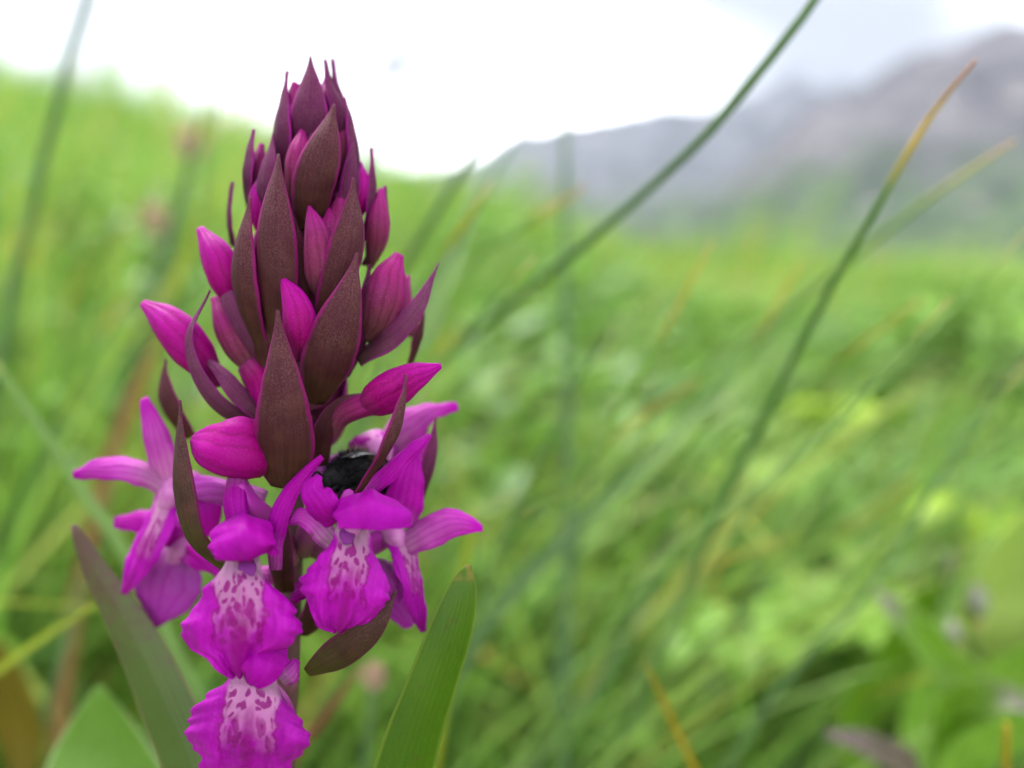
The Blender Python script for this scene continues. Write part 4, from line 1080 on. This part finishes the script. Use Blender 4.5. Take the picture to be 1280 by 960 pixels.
rp = plant('leafy_plant', 'leafy plant with purple-tipped leaf and pale buds in the lower right corner', 'plant', (1225, 1150), .25, [
    ([(1222, 900), (1185, 835), (1145, 785), (1098, 742)], [0.221, 0.215], [26, 30, 28, 22, 5], M['pl_green'], TC),
    ([(1215, 900), (1240, 800), (1275, 700), (1310, 620)], [0.240, 0.227], [30, 52, 58, 40, 6], M['pl_lime'], TC),
    ([(1225, 930), (1275, 850), (1330, 800)], [0.234, 0.221], [30, 52, 44, 6], M['pl_mid'], TC),
    ([(1190, 1000), (1210, 945), (1270, 915), (1320, 910)], [0.215, 0.195], [14, 26, 26, 6], M['pl_mid'], TC),
    ([(1070, 930), (1110, 850), (1150, 770), (1190, 690)], [0.273, 0.260], [24, 30, 28, 20, 5], M['pl_green'], TC),
    ([(1150, 960), (1160, 880), (1158, 800)], [0.286, 0.286], [20, 34, 28, 6], M['pl_mid'], TC),
    ([(1185, 920), (1215, 880), (1250, 868), (1290, 885)], [0.215, 0.202], [24, 30, 24, 6], M['pl_green'], TC)])
for (x0, y0, x1, y1, r_) in ((1224, 772, 1220, 728, .0030), (1196, 805, 1190, 776, .0022)):
    V, F, uv = tube_arrays([P(x0, y0, .235), P((x0 + x1) / 2, (y0 + y1) / 2, .233), P(x1, y1, .235)], [r_ * .4, r_, r_, r_ * .3], ns=12, nv=14, flip=False, nrm=(0.3, -1, 0.2), lobes=0.1)
    mesh_obj('bud', V, F, M['pl_white'], rp, uv=uv)
    W = np.array([P(1225, 960, .24), P(1215, 880, .238), P(x0, y0, .235)])
    V, F, uv = tube_arrays(W, [.001, .001, .0008], ns=8, nv=14, flip=False, nrm=(0.3, -1, 0.2))
    mesh_obj('bud_stalk', V, F, M['rush_pale'], rp, uv=uv)
plant('withered_leaf', 'withered purple-brown leaf at the bottom edge, right of centre', 'leaf', (1150, 1300), .17, [
    ([(1140, 990), (1120, 950), (1080, 930), (1036, 918)], [.2, .185], [16, 28, 26, 18, 6], M['pl_brown'], (0.1, -0.6, 1))])
S('withered_stalk', 'thin orange stalk in the bottom right corner', 'stalk', [(1256, 1000), (1257, 955), (1259, 905)], [.155, .15], 1.5, M['ochre'], taper=[1, 1, 1, 1, 1, 1, .9, .8])
plant('withered_leaf', 'yellow-brown withered leaf at the lower left edge', 'leaf', (30, 1300), .22, [
    ([(30, 960), (20, 900), (8, 850), (-10, 800)], [.22, .21], [16, 30, 30, 20, 6], M['tan'], TC)])
# round pink flower heads on the left bank, seen blurred
M['pink'] = m_petal('flower_head_pink', (0.45, 0.30, 0.22), (0.44, 0.28, 0.22), (0.48, 0.31, 0.26), vein=(0.5, 0.3, 0.25))
def flower_head(label, px, py, d, r):
    c = P(px, py, d)
    W = stalk_world([(px - 12, py + 130), (px - 3, py + 50), (px, py)], [d, d])
    V, F, uv = tube_arrays(W, [.0011, .001, .0009], ns=8, nv=24, flip=False, nrm=(0.3, -1, 0.2))
    e = empty('pink_flower', W[0]); tag(e, label, 'flower', 'pink flower heads in the meadow')
    mesh_obj('stalk', V, F, M['rush'], e, uv=uv)
    rng = np.random.default_rng(int(px))
    VV, FF, k = [], [], 0
    for _ in range(140):
        n_ = rng.normal(0, 1, 3); n_ /= np.linalg.norm(n_)
        s_ = np.cross(n_, rng.normal(0, 1, 3)); s_ /= np.linalg.norm(s_)
        a = c + n_ * r * 0.35 * np.array([1, 1, 1.3]); t_ = c + n_ * r * rng.uniform(.85, 1.1) * np.array([1, 1, 1.3])
        m_ = (a + t_) / 2
        VV += [a, m_ - s_ * r * .14, t_, m_ + s_ * r * .14]; FF.append((k, k + 1, k + 2, k + 3)); k += 4
    o = mesh_obj('head', np.array(VV), FF, M['pink'], e, uv=np.tile([[.5, 0], [.2, .5], [.5, 1], [.8, .5]], (140, 1)), smooth=False)
flower_head('round pale pink flower head on the bank left of the orchid top', 237, 180, .55, .0105)
flower_head('duller pink flower head lower on the bank, left of the orchid', 194, 275, .60, .0105)
flower_head('pinkish blurred flower head low beneath the pointed bract', 466, 846, .20, .0032)

# herbs one can pick out on the right
def herb(label, px, py, d, n, size, mat, seed, tall=False):
    rng = np.random.default_rng(seed)
    c = P(px, py, d); g = float(terrain(c[0], c[1]))
    e = empty('leafy_herb', (c[0], c[1], g)); tag(e, label, 'herb', 'leafy herbs on the right of the meadow')
    for i in range(n):
        a = 2 * math.pi * i / n + rng.uniform(-.4, .4); l = size * rng.uniform(.75, 1.25)
        top = c + np.array([0, 0, rng.uniform(-.3, .3) * size])
        if tall: top[2] = g + (c[2] - g) * rng.uniform(0.25, 1.0)
        W = np.array([(c[0], c[1], g), (c[0] + 0.1 * l * math.cos(a), c[1] + 0.1 * l * math.sin(a), g + 0.6 * max(0.01, top[2] - g)), top + np.array([math.cos(a) * .3 * l, math.sin(a) * .3 * l, 0.05 * l]),
                      top + np.array([math.cos(a) * .8 * l, math.sin(a) * .8 * l, rng.uniform(-.05, .25) * l]), top + np.array([math.cos(a) * 1.25 * l, math.sin(a) * 1.25 * l, rng.uniform(-.35, .1) * l])])
        seg = np.r_[0, np.cumsum(np.linalg.norm(np.diff(W, axis=0), axis=1))]; f0 = seg[2] / seg[-1]
        tt = np.linspace(0, 1, 22)
        wv = np.where(tt < f0, 0.05 * l, l * 0.42 * np.sin(np.clip((tt - f0) / (1 - f0), 0, 1) * math.pi) ** 0.7 + 0.02 * l)
        V, F, uv = sheet_arrays(W * np.array([1, -1, 1]), list(wv), (0, 0, 1), cup=-0.2, th=0.0005, nu=9, nv=28, keel=-0.08, wave=0.03 * l, seed=seed + i, ruff=0.05)
        mesh_obj('leaf', V, F, mat, e, uv=uv[:, :2])
M['h_bright'] = m_leaf('herb_bright', (0.20, 0.33, 0.006), (0.28, 0.42, 0.01), (0.28, 0.4, 0.03), tcol=(0.4, 0.6, 0.015))
M['h_soft'] = m_leaf('herb_soft', (0.13, 0.27, 0.03), (0.20, 0.36, 0.05), (0.25, 0.4, 0.1), tcol=(0.25, 0.5, 0.05))
M['h_dark'] = m_leaf('herb_dark', (0.08, 0.19, 0.035), (0.125, 0.26, 0.045), (0.17, 0.3, 0.07), tcol=(0.12, 0.3, 0.04))
herb('vivid yellow-green herb right of centre', 1050, 515, .62, 8, .042, M['h_bright'], 1)
herb('bright green herb at the right edge above the purple-tipped leaf', 1235, 660, .48, 8, .036, M['h_bright'], 2)
herb('soft green herb between the orange-tipped rush and vivid herb', 985, 600, .55, 8, .038, M['h_soft'], 3)
herb('light green herb behind the purple-tipped leaf', 1075, 770, .38, 7, .03, M['pl_mid'], 4)
herb('dark green herb around the shadowy gap at right', 1100, 690, .55, 7, .035, M['h_dark'], 5)
herb('dark herb at the right edge behind the slanting blades', 1262, 590, .62, 7, .04, M['h_dark'], 6)
herb('fresh green herb left of the orange-tipped rush', 860, 560, .62, 8, .036, M['pl_mid'], 7)
herb('tall pale herb rising at the right edge below the mountain', 1250, 352, 1.0, 26, .055, M['h_soft'], 8, True)
herb('tall green herb beneath the mountain next to the right edge', 1165, 358, 1.05, 24, .05, M['h_soft'], 9, True)
herb('soft pale herb low in front of the slanting pale blades', 930, 800, .36, 7, .03, M['h_soft'], 10)

# tall, soft, mostly right-leaning blades of the nearer meadow
n = 700
y = 0.30 * (1.3 / 0.30) ** RNG.random(n)
x = RNG.uniform(-1, 1, n) * (0.95 * y + 0.12)
hh = RNG.uniform(0.14, 0.30, n)
sky_side = (x / y > 0.0)
hh = np.where(sky_side, np.minimum(hh, 0.26), hh)
ribbons('tall_grass', np.stack([x, y, terrain(x, y) - 0.004], 1), hh, RNG.uniform(0.25, 1.1, n), RNG.normal(0.0, 0.45, n) + np.where(RNG.random(n) < 0.15, math.pi, 0), RNG.uniform(0.0024, 0.0055, n),
        np.clip(RNG.normal(0.46, 0.24, n), 0, 0.95), 10, M['grass'], 'tall soft blades leaning through the nearer meadow', curve=1.4)
# fine pale blades slanting through the middle distance
n = 130
y = RNG.uniform(0.21, 0.5, n)
x = RNG.uniform(-0.45, 0.55, n) * y
ribbons('fine_grass', np.stack([x, y, terrain(x, y) - 0.004], 1), RNG.uniform(0.17, 0.30, n), RNG.uniform(0.7, 1.15, n), RNG.normal(0.0, 0.22, n), RNG.uniform(0.0011, 0.0021, n),
        np.clip(RNG.normal(0.70, 0.18, n), 0, 0.95), 12, M['grass'], 'fine pale blades slanting to the right through the nearer meadow', curve=1.25)
